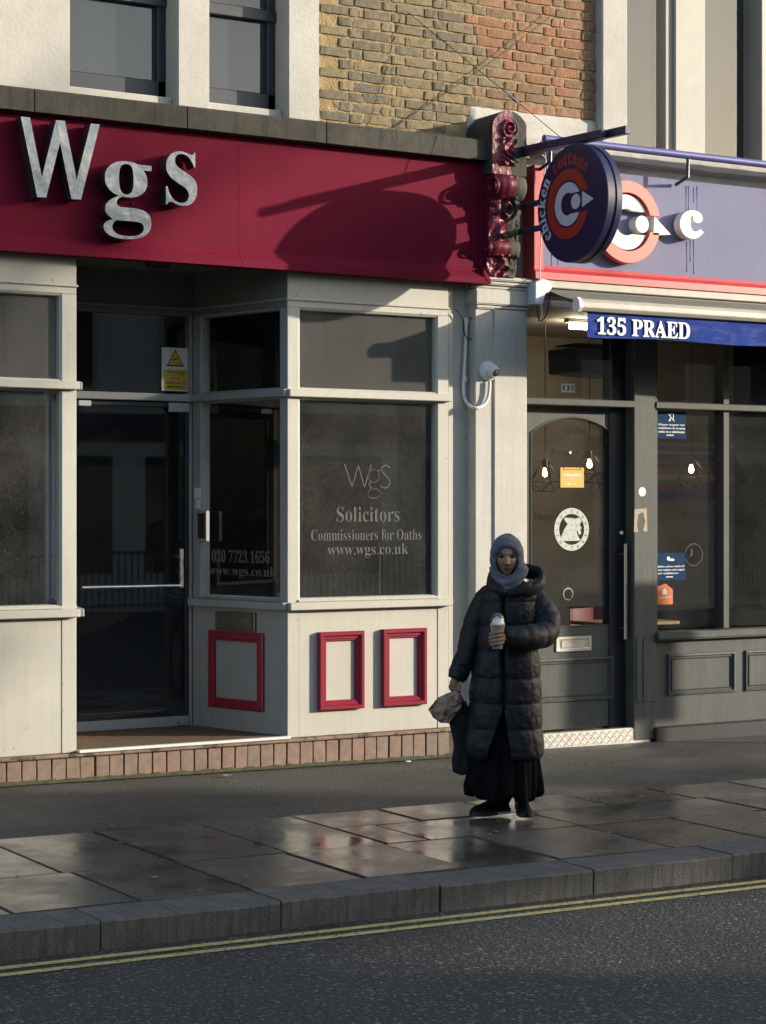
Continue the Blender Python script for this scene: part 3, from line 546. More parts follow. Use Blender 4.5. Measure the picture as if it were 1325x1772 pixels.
relief('hood_carving', hood_face, CX0 + .004, CX1 - .004, HZ0 + .004, HZ1 + .1, 40, 62, ah)
BZ0, BZ1 = 3.385, HZ0
def body_out(z):
    t = (z - BZ0) / (BZ1 - BZ0); o = .06 + .10 * t ** 1.4
    o += .075 * max(0, 1 - ((z - (BZ1 - .09)) / .085) ** 2) ** .5 if abs(z - (BZ1 - .09)) < .085 else 0
    o += .05 * max(0, 1 - ((z - (BZ0 + .20)) / .06) ** 2) ** .5 if abs(z - (BZ0 + .20)) < .06 else 0
    return o
def body_face(x, z):
    w_ = abs(x - CXM) / rr; e = body_out(z) * (1 - .25 * w_ ** 3)
    if not (abs(z - (BZ1 - .09)) < .07 or abs(z - (BZ0 + .2)) < .05):
        e += .020 * math.sin(26 * abs(x - CXM) + 2.5 * math.sin(z * 24) + 9 * jit(x * 9, z * 7)) * (1 - w_) + .018 * abs(jit(x * 26, z * 17)) + .004 * jit(x * 60, z * 50)
    else: e += .004 * jit(x * 25, z * 9)
    return 11.80 - e
b0, b1 = CX0 + .012, CX1 - .03
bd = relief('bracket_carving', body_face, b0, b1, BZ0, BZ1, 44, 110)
for s_, x in ((0, b0), (1, b1)):
    mb = MB(); n = 50; mb.cur = s_
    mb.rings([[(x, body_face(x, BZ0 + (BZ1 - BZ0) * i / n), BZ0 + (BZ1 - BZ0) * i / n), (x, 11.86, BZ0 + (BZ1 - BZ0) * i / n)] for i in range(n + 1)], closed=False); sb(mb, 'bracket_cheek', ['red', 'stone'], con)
for z, r0 in ((BZ1 - .09, .062), (BZ0 + .2, .042)):
    q = MB(); Pc = Plane(b0 - .004, 11.70, 0, -1); q.ring(Pc, 11.70 - (11.80 - body_out(z) + r0 * .9), z, r0 * .72, r0, -.01, .014); q.ring(Pc, 11.70 - (11.80 - body_out(z) + r0 * .9), z, r0 * .30, r0 * .5, -.01, .012); sb(q, 'volute', 'red_gloss', con, bevel=.003)
sb(MB().box(CX0 - .03, PX1 + .02, 11.90, 12.02, 3.30, 4.35), 'bracket_backing', 'white_render', con)

# ------------------------------------------------------------------ takeaway building
sol = tag(empty('takeaway_building', (9.6, 11.9, 0)), 'white rendered building with faded blue takeaway fascia and dark green-grey shopfront', 'building'); TAK = sol
TX0, TX1 = PX1, 13.5
PT, PG, PDo, PAw = front(11.76), front(12.00), front(12.08), front(11.66)
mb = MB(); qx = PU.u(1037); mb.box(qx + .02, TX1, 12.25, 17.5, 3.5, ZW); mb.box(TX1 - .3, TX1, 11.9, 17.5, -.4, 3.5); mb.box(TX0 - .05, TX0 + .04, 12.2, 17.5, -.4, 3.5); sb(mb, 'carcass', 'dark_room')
Qn = front(11.90); sb(MB().box(Qn.u(1042), Qn.u(1086), 11.90, 12.3, 4.25, 5.98), 'quoin', 'white_render', bevel=.01)
PV = front(12.06); a, b = Qn.u(1086), PV.u(1300); zs = PV.z(1120, 262)
mb = MB(); mb.pbox(PV, PV.u(1160), PV.u(1212), zs - .1, 5.98, -.1, .06); mb.pbox(PV, a, PV.u(1162), zs - .1, zs + .02, -.1, .02); mb.pbox(PV, PV.u(1147), PV.u(1162), zs, 5.98, -.1, .03); mb.pbox(PV, PV.u(1300), TX1, zs - .3, 5.98, -.1, .12)
uw = sb(mb, 'upper_window', mat('stone_grey_window', (.27, .26, .225), .5, .08, 5, .05, 60), bevel=.006); sb(MB().quad(PV, a, PV.u(1150), zs, 5.98, -.03), 'pane', 'g_up', uw); sb(MB().quad(PV, PV.u(1205), PV.u(1310), zs, 5.98, -.03), 'pane', 'g_up', uw)
# rough plaster cornice above the fascia
x0, x1 = PT.u(906), TX1; za, zb_ = PT.z(1100, 303), PT.z(1100, 258); n = 60; prof = [(12.1, -.02), (11.86, -.02), (11.84, .35), (11.74, .45), (11.735, .8), (11.78, 1.0), (12.1, 1.02)]
mb = MB(); mb.rings([[(x0 + (x1 - x0) * i / n, y + .008 * jit(i * .8, k * 3), za + (zb_ - za) * t + .01 * jit(i * .55, k * 2 + 9)) for k, (y, t) in enumerate(prof)] for i in range(n + 1)]); sb(mb, 'cornice', 'white_render')
# fascia
T0, TZ0, TZ1 = PT.u(936), PT.z(960, 468), PT.z(960, 288); TE = TX1
tf = sb(MB().pbox(PT, T0 - .02, TE, TZ0 - .01, TZ1, -.1, 0), 'fascia', 'lav', bevel=.003)
sb(MB().pbox(PT, PT.u(919), PT.u(936), TZ0 - .10, TZ1 - .01, -.1, .035), 'fascia_end', 'red_trim', tf, bevel=.004)
prof = [(.0, TZ0 + .03), (.012, TZ0 + .03), (.022, TZ0 + .005), (.055, TZ0 - .025), (.057, TZ0 - .075), (-.05, TZ0 - .075)]
sb(MB().rings([[PT.pt(x, z, o) for o, z in prof] for x in (PT.u(919), TE)], closed=False), 'fascia_trim', 'red_trim', tf)
sb(MB().pbox(PT, PT.u(925), TE, TZ0 - .135, TZ0 - .077, -.2, .045), 'trim_board', 'awn_bar', tf, bevel=.006)
sb(MB().box(PX1 - .02, T0 + .02, 11.88, 12.05, 3.30, 4.4), 'party_wall', 'white_render'); 
# logo on the fascia
lc, lz = PT.pix(1080, 385, .04); r1 = .305; O0, O1 = .0, .05
def logo_ring(mb, P, cs, cz, r0, r1, half, o0, o1):
    """a ring open to the right, its gap cut square at +-half"""
    A0 = math.degrees(math.asin(min(1, half / r1))); n = 56; vs = []
    for i in range(n + 1):
        t = i / n; ai = R((A := math.degrees(math.asin(min(.98, half / r0)))) + (360 - 2 * A) * t); ao = R(A0 + (360 - 2 * A0) * t)
        pi_, po = (cs + r0 * math.cos(ai), cz + r0 * math.sin(ai)), (cs + r1 * math.cos(ao), cz + r1 * math.sin(ao))
        for (x, z), o in ((pi_, o1), (po, o1), (po, o0), (pi_, o0)): vs.append(P.pt(x, z, o))
    fs_ = [(i * 4 + j, i * 4 + (j + 1) % 4, i * 4 + 4 + (j + 1) % 4, i * 4 + 4 + j) for i in range(n) for j in range(4)] + [(0, 3, 2, 1), (n * 4, n * 4 + 1, n * 4 + 2, n * 4 + 3)]
    mb.add(vs, fs_)
mb = MB(); logo_ring(mb, PT, lc, lz, .215, r1, .06, .03, .085); L = sb(mb, 'logo_ring', 'logo_red', tf, bevel=.003)
mb = MB(); logo_ring(mb, PT, lc, lz, .098, .205, .085, .02, .065); sb(mb, 'logo_ring', 'logo_white', tf, bevel=.003)
dc = PT.pix(1106, 389, .05); sb(MB().disc(PT, dc[0], dc[1], .064, .0, .085), 'logo_eye', 'logo_white', tf, bevel=.003)
sb(MB().poly(PT, [PT.pix(1127, 375, .05), PT.pix(1125, 408, .05), PT.pix(1156, 407, .05)], 0, .085), 'logo_beak', 'logo_white', tf, bevel=.002)
mb = MB(); text(mb, PT, serif('c'), PT.u(1170, 390, .05), PT.u(1211, 390, .05), PT.z(1190, 414, .05), PT.z(1190, 365, .05), .02, .075, .035); sb(mb, 'sign_letter', 'logo_white', tf)
for u, v0, v1 in ((1187, 322, 372), (1191, 322, 366), (1200, 325, 350), (1188, 418, 470), (1194, 416, 452), (1200, 416, 474), (954, 440, 462), (965, 440, 458), (1206, 322, 380)):
    s_ = PT.u(u, v0); za, zb_ = PT.z(u, v1), PT.z(u, v0); sb(MB().tube([PT.pt(s_ + .004 * jit(u, q * 5), za + (zb_ - za) * q, .0) for q in (0, .2, .4, .6, .8, 1)], [.004, .0025, .002, .0022, .003, .004], 6), 'paint_drip', 'drip', tf)
# lighting pipe over the fascia
y0 = 11.60; Pq = front(y0); pa, pb = Pq.pix(941, 239), Pq.pix(1202, 271); zz = (pa[1] + pb[1]) / 2; mb = MB(); mb.tube([(pa[0], y0, zz), (TE, y0, zz)], .028, 14); lpz = sb(mb, 'lighting_pipe', 'pipeblue', tf, smooth=True, auto=40)
for u in (952, 1190): x = Pq.u(u); sb(MB().tube([(x, y0, zz), (x, y0, zz - .16), (x, y0 + .14, zz - .20)], .013, 8), 'pipe_bracket', 'navy_paint', lpz)
# shopfront
DJ0, DJ1, PO0, PO1 = PG.u(912), PG.u(1066), PG.u(1092), PG.u(1130); TOPZ = PG.z(1000, 545); TRZ0, TRZ1 = PG.z(1000, 703), PG.z(1000, 691); TH0 = PDo.z(1000, 1262)
mb = MB(); mb.pbox(PG, TX0 - .04, TX1, TOPZ + .22, 3.5, -.16, 0); mb.pbox(PG, DJ1 - .01, PO0, TH0 - .1, TOPZ + .22, -.16, -.068); mb.pbox(PG, TX0 - .03, TX0 + .04, TH0 - .1, TOPZ + .22, -.16, -.03)
sf = sb(mb, 'shopfront_frame', 'blackframe', bevel=.004)
mb = MB(); mb.pbox(PG, PO0, PO1, TH0 - .1, TOPZ + .22, -.16, .035); post = sb(mb, 'shopfront_post', 'shop_grey', sf, bevel=.006)
mb = MB(); mb.pbox(PG, PO0 + .02, PO0 + .075, PG.z(1110, 1215, .04), PG.z(1110, 1102, .04), .034, .042); mb.pbox(PG, PO0 + .085, PO1 - .015, PG.z(1110, 1215, .04), PG.z(1110, 1102, .04), .034, .042); sb(mb, 'post_panel', 'shop_grey', post, bevel=.004)
mb = MB(); mb.pbox(PG, TX0, PO0 + .005, TRZ0, TRZ1, -.14, .045); mb.pbox(PG, PO1 - .005, TX1, TRZ0, TRZ1, -.14, .045); sb(mb, 'transom', 'shop_grey', sf, bevel=.006)
sb(MB().quad(PG, TX0, DJ1, TRZ1, TOPZ + .22, -.05), 'pane', 'g_shop', sf)
sp = [PO1, PG.u(1255), TX1]
for a, b in zip(sp, sp[1:]):
    sb(MB().quad(PG, a, b, TRZ1, TOPZ + .22, -.05), 'pane', 'g_shop', sf); sb(MB().quad(PG, a, b, PG.z(1180, 1088), TRZ0, -.05), 'pane', 'g_shop', sf)
mb = MB(); mb.pbox(PG, PO1, PO1 + .035, PG.z(1180, 1090), TOPZ + .2, -.1, .012); mb.pbox(PG, sp[1] - .03, sp[1] + .03, PG.z(1180, 1090), TOPZ + .2, -.1, .012); sb(mb, 'mullion', 'shop_grey', sf, bevel=.004)
zr = PG.z(1180, 1092); mb = MB(); mb.pbox(PG, PO1, TX1, -.2, zr - .05, -.16, .0); sr = sb(mb, 'stall_riser', 'shop_grey', sf, bevel=.004)
sb(MB().pbox(PG, PO1 - .01, TX1, zr - .06, zr, -.16, .07), 'window_sill', 'shop_grey', sf, bevel=.012, seg=2); sb(MB().pbox(PG, PO1 - .02, TX1, -.2, TH0 - .01, -.16, .06), 'base_board', 'blackframe', sf, bevel=.01)
PM = [(0, 0), (.004, .016), (.018, .018), (.026, .004), (.034, .004), (.040, .012), (.046, -.002)]
a = PG.u(1154); 
for k in range(3): mb = MB(); mb.pframe(PG, a + k * .78, a + k * .78 + .68, PG.z(1175, 1203), PG.z(1175, 1131), PM); sb(mb, 'panel_moulding', 'shop_grey', sr)
# door with an arched glass
DA, DB = TX0 + .005, PDo.u(1072); DZ0, DZ1 = TH0, PDo.z(1000, 704); GA, GB = PDo.u(918), PDo.u(1063); GZ0, GZS, GZT = PDo.z(1000, 1083), PDo.z(930, 748), PDo.z(990, 722)
mid = (GA + GB) / 2; npt = 20
arcp = [(GA + (GB - GA) * i / npt, GZS + (GZT - GZS) * (1 - ((GA + (GB - GA) * i / npt - mid) / (GB - mid)) ** 2)) for i in range(npt + 1)]
leaf = MB(); leaf.pbox(PDo, DA, GA, DZ0 + .01, DZ1, -.045, 0); leaf.pbox(PDo, GB, DB, DZ0 + .01, DZ1, -.045, 0); leaf.pbox(PDo, GA, GB, DZ0 + .01, GZ0, -.045, 0)
for (x0, z0), (x1, z1) in zip(arcp, arcp[1:]): leaf.poly(PDo, [(x0, z0), (x1, z1), (x1, DZ1), (x0, DZ1)], -.045, 0)
dl = sb(leaf, 'door', 'shop_grey'); dl['label'] = 'dark green-grey takeaway door with arched glass'
bead = MB(); bead.tube([PDo.pt(x, z, .002) for x, z in [(GA, GZ0)] + arcp + [(GB, GZ0), (GA, GZ0)]], .007, 6); sb(bead, 'glazing_bead', 'shop_grey', dl)
g = MB(); g.poly(PDo, [(GA, GZ0), (GB, GZ0)] + arcp[::-1], -.021, -.02); g.f = g.f[:1]; g.mi = g.mi[:1]; sb(g, 'pane', 'g_shop', dl)
mb = MB(); mb.pframe(PDo, PDo.u(925), PDo.u(1060), PDo.z(1010, 1212), PDo.z(1010, 1137), PM); sb(mb, 'panel_moulding', 'shop_grey', dl)
la, lb, ka, kb = PDo.u(961), PDo.u(1022), PDo.z(990, 1127), PDo.z(990, 1101); mb = MB(); mb.pframe(PDo, la, lb, ka, kb, [(0, 0), (0, .012), (.022, .012), (.026, .004)]); mb.quad(PDo, la + .02, lb - .02, ka + .02, kb - .02, .003); mb.pbox(PDo, la + .05, lb - .05, ka + .032, kb - .03, .002, .009); sb(mb, 'letter_plate', 'plate', dl, bevel=.002)
def pull(u, v0, v1, m, o, r):
    s_, za, zb_ = PDo.u(u, 1000, o), PDo.z(u, v1, o), PDo.z(u, v0, o); mb = MB(); mb.tube([PDo.pt(s_, za, o), PDo.pt(s_, zb_, o)], r, 12)
    for z in (za + .08, zb_ - .08): mb.tube([PDo.pt(s_, z, o), PDo.pt(s_, z, -.01)], .007, 8)
    sb(mb, 'pull_handle', m, dl, smooth=True, auto=40)
pull(1082, 941, 1106, 'steel', .07, .014); pull(1053, 941, 1082, mat('bronze_handle', (.30, .22, .15), .35, .1, 9, 0, metal=.8), -.06, .012)
kc = PDo.pix(1071, 922, -.0); sb(MB().disc(PG, PG.u(1078, 922), PG.z(1078, 922), .014, -.03, -.012, 14), 'keyhole', 'alu', sf)
# post stickers
st = PG.pix(1111, 851, .036); sb(MB().disc(PG, st[0], st[1], .035, .034, .037, 24), 'round_sticker', 'logo_white', post)
mb = MB(); ts = [(1098, 881), (1119, 880), (1120, 920), (1112, 919), (1116, 902), (1112, 886), (1104, 890), (1102, 908), (1104, 921), (1097, 921)]; mb.poly(PG, [PG.pix(u, v, .037) for u, v in ts], .035, .037); sb(mb, 'torn_paper', mat('torn_poster', (.42, .32, .24), .9, .2, 30, .1), post)
# interior
M['tk_wall'] = mat('taupe_wall', (.34, .295, .23), .85, .2, 2.0, .1, 30); M['tk_floor'] = mat('shop_floor', (.12, .11, .10), .4, .15, 3, .05, 40)
RY = 15.2; room = MB(); x0, x1, z0, z1 = TX0 + .04, TX1 - .3, TH0 - .02, 3.34
room.add([(x0, 12.05, z1), (x1, 12.05, z1), (x1, RY, z1), (x0, RY, z1), (x0, RY, z0), (x1, RY, z0), (x0, 12.05, z0), (x1, 12.05, z0)], [(4, 5, 2, 3), (6, 4, 3, 0), (5, 7, 1, 2)])
inn = sb(room, 'shop_interior', 'tk_wall'); sb(MB().add([(x0, 12.02, z0), (x1, 12.02, z0), (x1, RY, z0), (x0, RY, z0)], [(0, 1, 2, 3)]), 'shop_floor', 'tk_floor', inn)
sb(MB().add([(x0, 12.05, z1), (x1, 12.05, z1), (x1, RY, z1), (x0, RY, z1)], [(3, 2, 1, 0)]), 'shop_ceiling', mat('shop_ceiling_paint', (.55, .52, .45), .8, .05, 3, 0), inn)
PRm = front(RY - .01); mb = MB()
for body, u0, u1, va, vb in (('Grilled', 978, 1012, 738, 750), ('Delicious W', 1012, 1062, 752, 764), ('Good Vibes', 1014, 1062, 766, 778), ('Everyone', 1012, 1062, 780, 790), ('Grilled', 1180, 1225, 885, 896), ('Burgers', 955, 1000, 778, 788), ('Flame Grilled', 925, 1000, 888, 900)):
    text(mb, PRm, body, PRm.u(u0), PRm.u(u1), PRm.z(u0, vb), PRm.z(u0, va), 0, .002, 0)
for k in range(3): mb.ring(PRm, PRm.u(1035 + k * 70), PRm.z(1035, 840 + k * 12), .10, .106, 0, .002)
sb(mb, 'wall_lettering', mat('chalk_brown', (.17, .148, .118), .8, .2, 20, 0), inn)
for k, (v, c, hh) in enumerate(((770, (.55, .55, .55), .03), (792, (.05, .10, .34), .05), (806, (.30, .06, .06), .03), (826, (.5, .5, .5), .04), (842, (.30, .05, .07), .05), (858, (.05, .10, .30), .05), (784, (.5, .48, .45), .02))):
    z = PRm.z(1170, v); sb(MB().pbox(PRm, PRm.u(1128 + 3 * (k % 3)), PRm.u(1300), z - hh / 2 * 1.4, z + hh / 2 * 1.4, 0, .004), 'mural_stripe', mat('mural_%d' % k, c, .7, .1, 9, 0), inn)
sb(MB().pbox(PRm, PRm.u(1128), PRm.u(1300), PRm.z(1170, 1075), PRm.z(1170, 1055), 0, .5), 'service_counter', 'shop_grey', inn)
# doorstep in checker plate
g0, g1 = ground(936, 1300), ground(1107, 1281); sy = (g0.y + g1.y) / 2; sx0, sx1 = TX0 - .01, ground(1109, 1281).x
mb = MB(); zt = TH0 - .002; mb.box(sx0, sx1, sy, 12.06, -.10, zt); step = tag(mb.build('doorstep', 'plate', bevel=.006, seg=2), 'low silvery checker plate doorstep below the takeaway door', 'doorstep')
cp = MB()
def lozenge(o, a, b, n_, L=.022, W_=.005):
    c = [o + a * L, o + b * W_ + n_ * .0, o - a * L, o - b * W_]; cp.add([*c, o + n_ * .003 + a * L * .5, o + n_ * .003 - a * L * .5], [(0, 1, 4), (1, 5, 4), (1, 2, 5), (2, 3, 5), (3, 4, 5), (3, 0, 4)])
X, Y, Z = Vector((1, 0, 0)), Vector((0, 1, 0)), Vector((0, 0, 1)); i = 0; x = sx0 + .03
while x < sx1 - .02:
    for k in range(4):
        s_ = 1 if (i + k) % 2 else -1; zq = TH0 - .024 - k * .034
        if zq > gz(x) + .012: lozenge(Vector((x, sy - .0005, zq)), (X + Z * s_).normalized(), (X * -s_ + Z).normalized(), -Y)
    for k in range(11):
        s_ = 1 if (i + k) % 2 else -1; yq = sy + .03 + k * .034
        if yq < 12.03: lozenge(Vector((x, yq, zt + .0005)), (X + Y * s_).normalized(), (X * -s_ + Y).normalized(), Z)
    x += .034; i += 1
o = cp.build('tread_pattern', 'plate'); o.parent = step; o['kind'] = 'stuff'

# ------------------------------------------------------------------ things fixed to the fronts
# projecting sign
XS, YS, ZS, RS, TS = 8.21, 11.045, 3.83, .405, .13
ps = tag(empty('projecting_sign', (XS, 11.6, ZS)), 'round navy projecting sign with red and white ring emblem, seen from the side', 'sign'); sol = ps
PX = Plane(XS - TS / 2, YS, 0, -1)                    # its left face: s runs out from the wall
body = MB(); n = 64; rs = []
for o, r in ((-TS, RS - .006), (-TS + .006, RS), (-TS * .62, RS), (-TS * .6, RS - .008), (-TS * .4, RS - .008), (-TS * .38, RS), (-.006, RS), (0, RS - .006)): rs.append([PX.pt(r * math.cos(2 * math.pi * i / n), ZS + r * math.sin(2 * math.pi * i / n), o) for i in range(n)])
body.rings(rs); disc = sb(body, 'sign_disc', 'navy_sign', smooth=True, auto=35)
cs = -.045; mb = MB(); logo_ring(mb, PX, cs, ZS, .165, .240, .072, 0, .0015); sb(mb, 'emblem_ring', 'sign_red', disc)
mb = MB(); logo_ring(mb, PX, cs, ZS, .078, .150, .070, 0, .0015); sb(mb, 'emblem_ring', 'sign_white', disc)
sb(MB().disc(PX, cs + .092, ZS + .006, .052, 0, .0015), 'emblem_eye', 'sign_white', disc); sb(MB().poly(PX, [(cs + .165, ZS + .068), (cs + .165, ZS - .042), (cs + .295, ZS + .000)], 0, .0015), 'emblem_beak', 'sign_white', disc)
mb = MB(); arc_text(mb, PX, serif('chicken'), cs + .005, ZS, .272, .128, 226, 0, .0015, .010, gap=.0); sb(mb, 'sign_lettering', 'sign_white', disc)
mb = MB(); arc_text(mb, PX, serif('cottage'), cs + .005, ZS, .272, .128, 126, 0, .0015, .010, gap=.0); sb(mb, 'sign_lettering', 'sign_red', disc)
def pxs(u, v, x): d = ray(u, v); return CP + d * (x / d.x)
bt, bw = pxs(1052, 244, XS), pxs(900, 268, XS); zt_, zw_ = bt.z, ZS + RS + .045
def beam(mb, a, b, wx, hz):
    a, b = Vector(a), Vector(b); q = [Vector((sx * wx / 2, 0, sz * hz / 2)) for sx, sz in ((-1, -1), (1, -1), (1, 1), (-1, 1))]; mb.add([a + k for k in q] + [b + k for k in q], [(0, 1, 2, 3), (7, 6, 5, 4)] + [(i, i + 4, (i + 1) % 4 + 4, (i + 1) % 4) for i in range(4)])
mb = MB(); beam(mb, (XS - .035, 11.72, zw_ + .01), (XS - .035, bt.y, zw_ - .02), .045, .055); sb(mb, 'support_arm', 'navy_paint', bevel=.004)
mb = MB(); t2 = pxs(1086, 243, XS + .03); beam(mb, (XS + .03, 11.72, zw_ + .014), (XS + .03, t2.y, zw_ - .018), .045, .055); sb(mb, 'support_arm', 'navy_paint', bevel=.004)
for v in (367, 411): q = pxs(874, v, XS); mb = MB(); mb.tube([(XS, 11.78, ZS + (.075 if v == 367 else -.105)), (XS, YS + RS - .04, ZS + (.07 if v == 367 else -.11))], .022, 12); sb(mb, 'bracket_tube', 'navy_paint', smooth=True)
sb(MB().box(XS - .05, XS + .05, 11.70, 11.80, zw_ - .04, zw_ + .06), 'wall_plate', 'black', bevel=.004)
# stay wires
def wire(name, pts, r, lab, m='rubber', cat='cable', parent=None, seg=1):
    o = MB().tube(pts, r, 6).build(name, m); 
    return tag(o, lab, cat)
a = pxs(975, 243, XS); q1 = PU.pix(815, 100); q2 = PU.pix(678, 222)
wire('stay_wire', [(XS, a.y, zw_ + .02), PU.pt(PU.u(700, 20), PU.z(700, 20), .02)], .003, 'thin stay wire running from the round sign up to the brick wall', 'rubber', 'wire')
mb = MB(); p0, p1 = Vector((XS, a.y, zw_ + .02)), Vector(PU.pt(PU.u(700, 20), PU.z(700, 20), .02)); m_ = p0.lerp(p1, .28); m2 = p0.lerp(p1, .36); mb.tube([m_, m_.lerp(m2, .2), m_.lerp(m2, .8), m2], [.004, .010, .010, .004], 8); tag(mb.build('turnbuckle', 'steel'), 'small steel turnbuckle on the stay wire above the sign', 'turnbuckle')
wire('stay_wire', [PU.pt(q2[0], q2[1], .012), PU.pt(PU.u(832, 118), PU.z(832, 118), .04), PU.pt(PU.u(960, 20), PU.z(960, 20), .06)], .0035, 'dark cable slanting across the yellow brickwork', 'rubber', 'cable')
def sag(a, b, d, n=12): a, b = Vector(a), Vector(b); return [a.lerp(b, i / n) - Vector((0, 0, d * 4 * (i / n) * (1 - i / n))) for i in range(n + 1)]
Pw = front(11.73)
def wpix(*uv, P=Pw, o=0): return [P.pt(*P.pix(u, v, o), o) for u, v in uv]
def smoothpath(pts, k=5):
    pts = [Vector(p) for p in pts]; out = []
    for i in range(len(pts) - 1):
        p0, p1, p2, p3 = pts[max(i - 1, 0)], pts[i], pts[i + 1], pts[min(i + 2, len(pts) - 1)]
        for j in range(k): t = j / k; out.append(.5 * ((2 * p1) + (p2 - p0) * t + (2 * p0 - 5 * p1 + 4 * p2 - p3) * t * t + (3 * p1 - p0 - 3 * p2 + p3) * t ** 3))
    return out + [pts[-1]]
Pc = front(11.68)
wire('power_cable', smoothpath(wpix((938, 268), (944, 276), (942, 300), (940, 326), (934, 360), (936, 404), (935, 440), (934, 500), (938, 545), (932, 560), P=Pc)), .005, 'pale cable dropping down the left end of the blue fascia', 'white_plastic')
wire('power_cable', smoothpath(wpix((916, 270), (925, 258), (934, 252), (942, 262), (946, 300), (944, 318), P=Pc)), .005, 'black cable looping over the top corner of the blue fascia')
wire('power_cable', smoothpath(wpix((915, 262), (928, 252), (938, 243), P=Pc)), .004, 'short black lead between the bracket hood and the blue pipe end')
wire('power_cable', smoothpath(wpix((926, 505), (930, 540), (934, 556), (945, 545), (950, 520), (952, 505), P=Pc)), .005, 'black cable hanging in a loop beneath the awning end')

# awning
aw = tag(empty('shop_awning', (9.5, 11.7, 3.3)), 'retracted awning with olive cloth, pale front bar and blue lettered valance', 'awning'); sol = aw
AX0 = PAw.u(955); cz1 = TZ0 - .14; FY = 11.20; PFb = front(FY); fz = (PFb.z(1015, 540) + PFb.z(1003, 516)) / 2; fx = PFb.u(1001, 525)
sb(MB().box(AX0, TE, 11.735, 11.92, cz1 - .03, cz1 + .06), 'cassette', 'black', bevel=.01, seg=2)
mb = MB(); n = 10; rs = []
for x in (AX0 + .02, TE): rs.append([(x + ((fx - AX0 - .01) * t if x < 10 else 0), 11.73 + (FY - 11.73) * t, cz1 - .012 + (fz + .035 - cz1 + .012) * t - .012 * math.sin(math.pi * t)) for t in [i / n for i in range(n + 1)]])
c = sb(mb.rings(rs, closed=False), 'awning_cloth', 'awning', smooth=True)
mb = MB(); prof = [(-.045, .02), (-.05, -.02), (-.03, -.045), (.02, -.045), (.03, -.01), (.02, .035), (-.02, .045)]; mb.rings([[(x, FY + y, fz + z) for y, z in prof] for x in (fx, TE)]); sb(mb, 'front_bar', 'awn_bar', bevel=.004)
sb(MB().rings([[(x, FY + y * 1.1, fz + z * 1.12) for y, z in prof] for x in (fx - .03, fx)]), 'bar_end_cap', 'logo_white')
vx = PFb.u(1016); V0, V1 = PFb.z(1016, 582), fz - .04; mb = MB(); n = 80; rs = []
for i in range(n + 1):
    x = vx + (TE - vx) * i / n; rs.append([(x, FY + .004 * math.sin(x * 9) * (1 - t) + .005 * jit(x * 6, t * 3) * (1 - t), V0 + (V1 - V0) * t + .006 * math.sin(x * 5) * (1 - t)) for t in (0, .2, .4, .6, .8, 1)])
va = sb(mb.rings(rs, closed=False), 'valance', 'valance', smooth=True)
mb = MB(); Pva = front(FY - .0095); tline(mb, Pva, serif('135 PRAED'), 1033, 552, 1194, 583, .012, o=0.0); sb(mb, 'valance_lettering', 'logo_white', va)
mb = MB(); beam(mb, (AX0 - .1, 11.86, cz1 - .10), (AX0 + .12, 11.60, cz1 - .11), .03, .04); beam(mb, (AX0 - .02, 11.62, cz1 - .12), (fx + .03, FY + .05, fz), .035, .045); sb(mb, 'folding_arm', 'alu', bevel=.004)
PE = front(11.67); ec = [PE.pix(u, v) for u, v in ((926, 488), (938, 482), (952, 485), (956, 498), (950, 506), (944, 508), (940, 528), (926, 526))]; mb = MB(); mb.poly(PE, ec, -.12, 0); sb(mb, 'end_bracket', 'sign_white', bevel=.006)

# security camera with its conduit
sc_ = tag(empty('security_camera', (PP.u(843), 11.8, PP.z(843, 640))), 'white dome security camera on the cream pilaster with curved conduit', 'camera'); sol = sc_
cc = Vector(PP.pt(*PP.pix(843, 642), 0)); mb = MB()
def turned(mb, c, ax, prof, n=24):
    ax = ax.normalized(); u_ = ax.orthogonal().normalized(); v_ = ax.cross(u_); mb.rings([[c + ax * h_ + (u_ * math.cos(2 * math.pi * i / n) + v_ * math.sin(2 * math.pi * i / n)) * r for i in range(n)] for r, h_ in prof])
mY = Vector((0, -1, 0)); turned(mb, cc, mY, [(.070, -.02), (.072, .02), (.064, .032), (.060, .045), (.052, .05)]); sb(mb, 'base', 'white_plastic', smooth=True, auto=35)
hd = MB(); c2 = cc + Vector((.01, -.05, -.004)); lk = Vector((.12, -.9, -.35)).normalized(); turned(hd, c2, lk, [(.050 * math.cos(R(a)), .050 * math.sin(R(a))) for a in range(-40, 45, 12)] + [(.030, .044), (.028, .040)]); hd_ = sb(hd, 'camera_eye', 'white_plastic', smooth=True, auto=35)
le = MB(); turned(le, c2, lk, [(.028, .036), (.028, .041), (.012, .046), (.002, .047)]); sb(le, 'lens', 'black', hd_, smooth=True)
Pa_, Pb_ = front(11.875), front(11.775); pth = smoothpath(wpix((807, 555), (805, 600), (803, 640), (802, 675), (806, 694), P=Pa_) + wpix((820, 706), (836, 701), (845, 685), (847, 660), P=Pb_), 6); sb(MB().tube(pth, .0125, 10), 'conduit', 'white_plastic', smooth=True)
sb(MB().tube(wpix((807, 550), (807, 560), P=Pa_), .018, 10), 'conduit_collar', 'white_plastic'); sb(MB().tube(wpix((804, 652), (803, 660), P=Pa_), .019, 10), 'conduit_clip', 'white_plastic')
sb(MB().tube(smoothpath(wpix((786, 534), (794, 542), (801, 555), (803, 575), (810, 586), (822, 586), (831, 577), (832, 566), (824, 556), (812, 549), P=front(11.84))), .0045, 6), 'loose_cable', 'rubber')
for q in ((763, 560), (770, 552), (779, 546)): pass

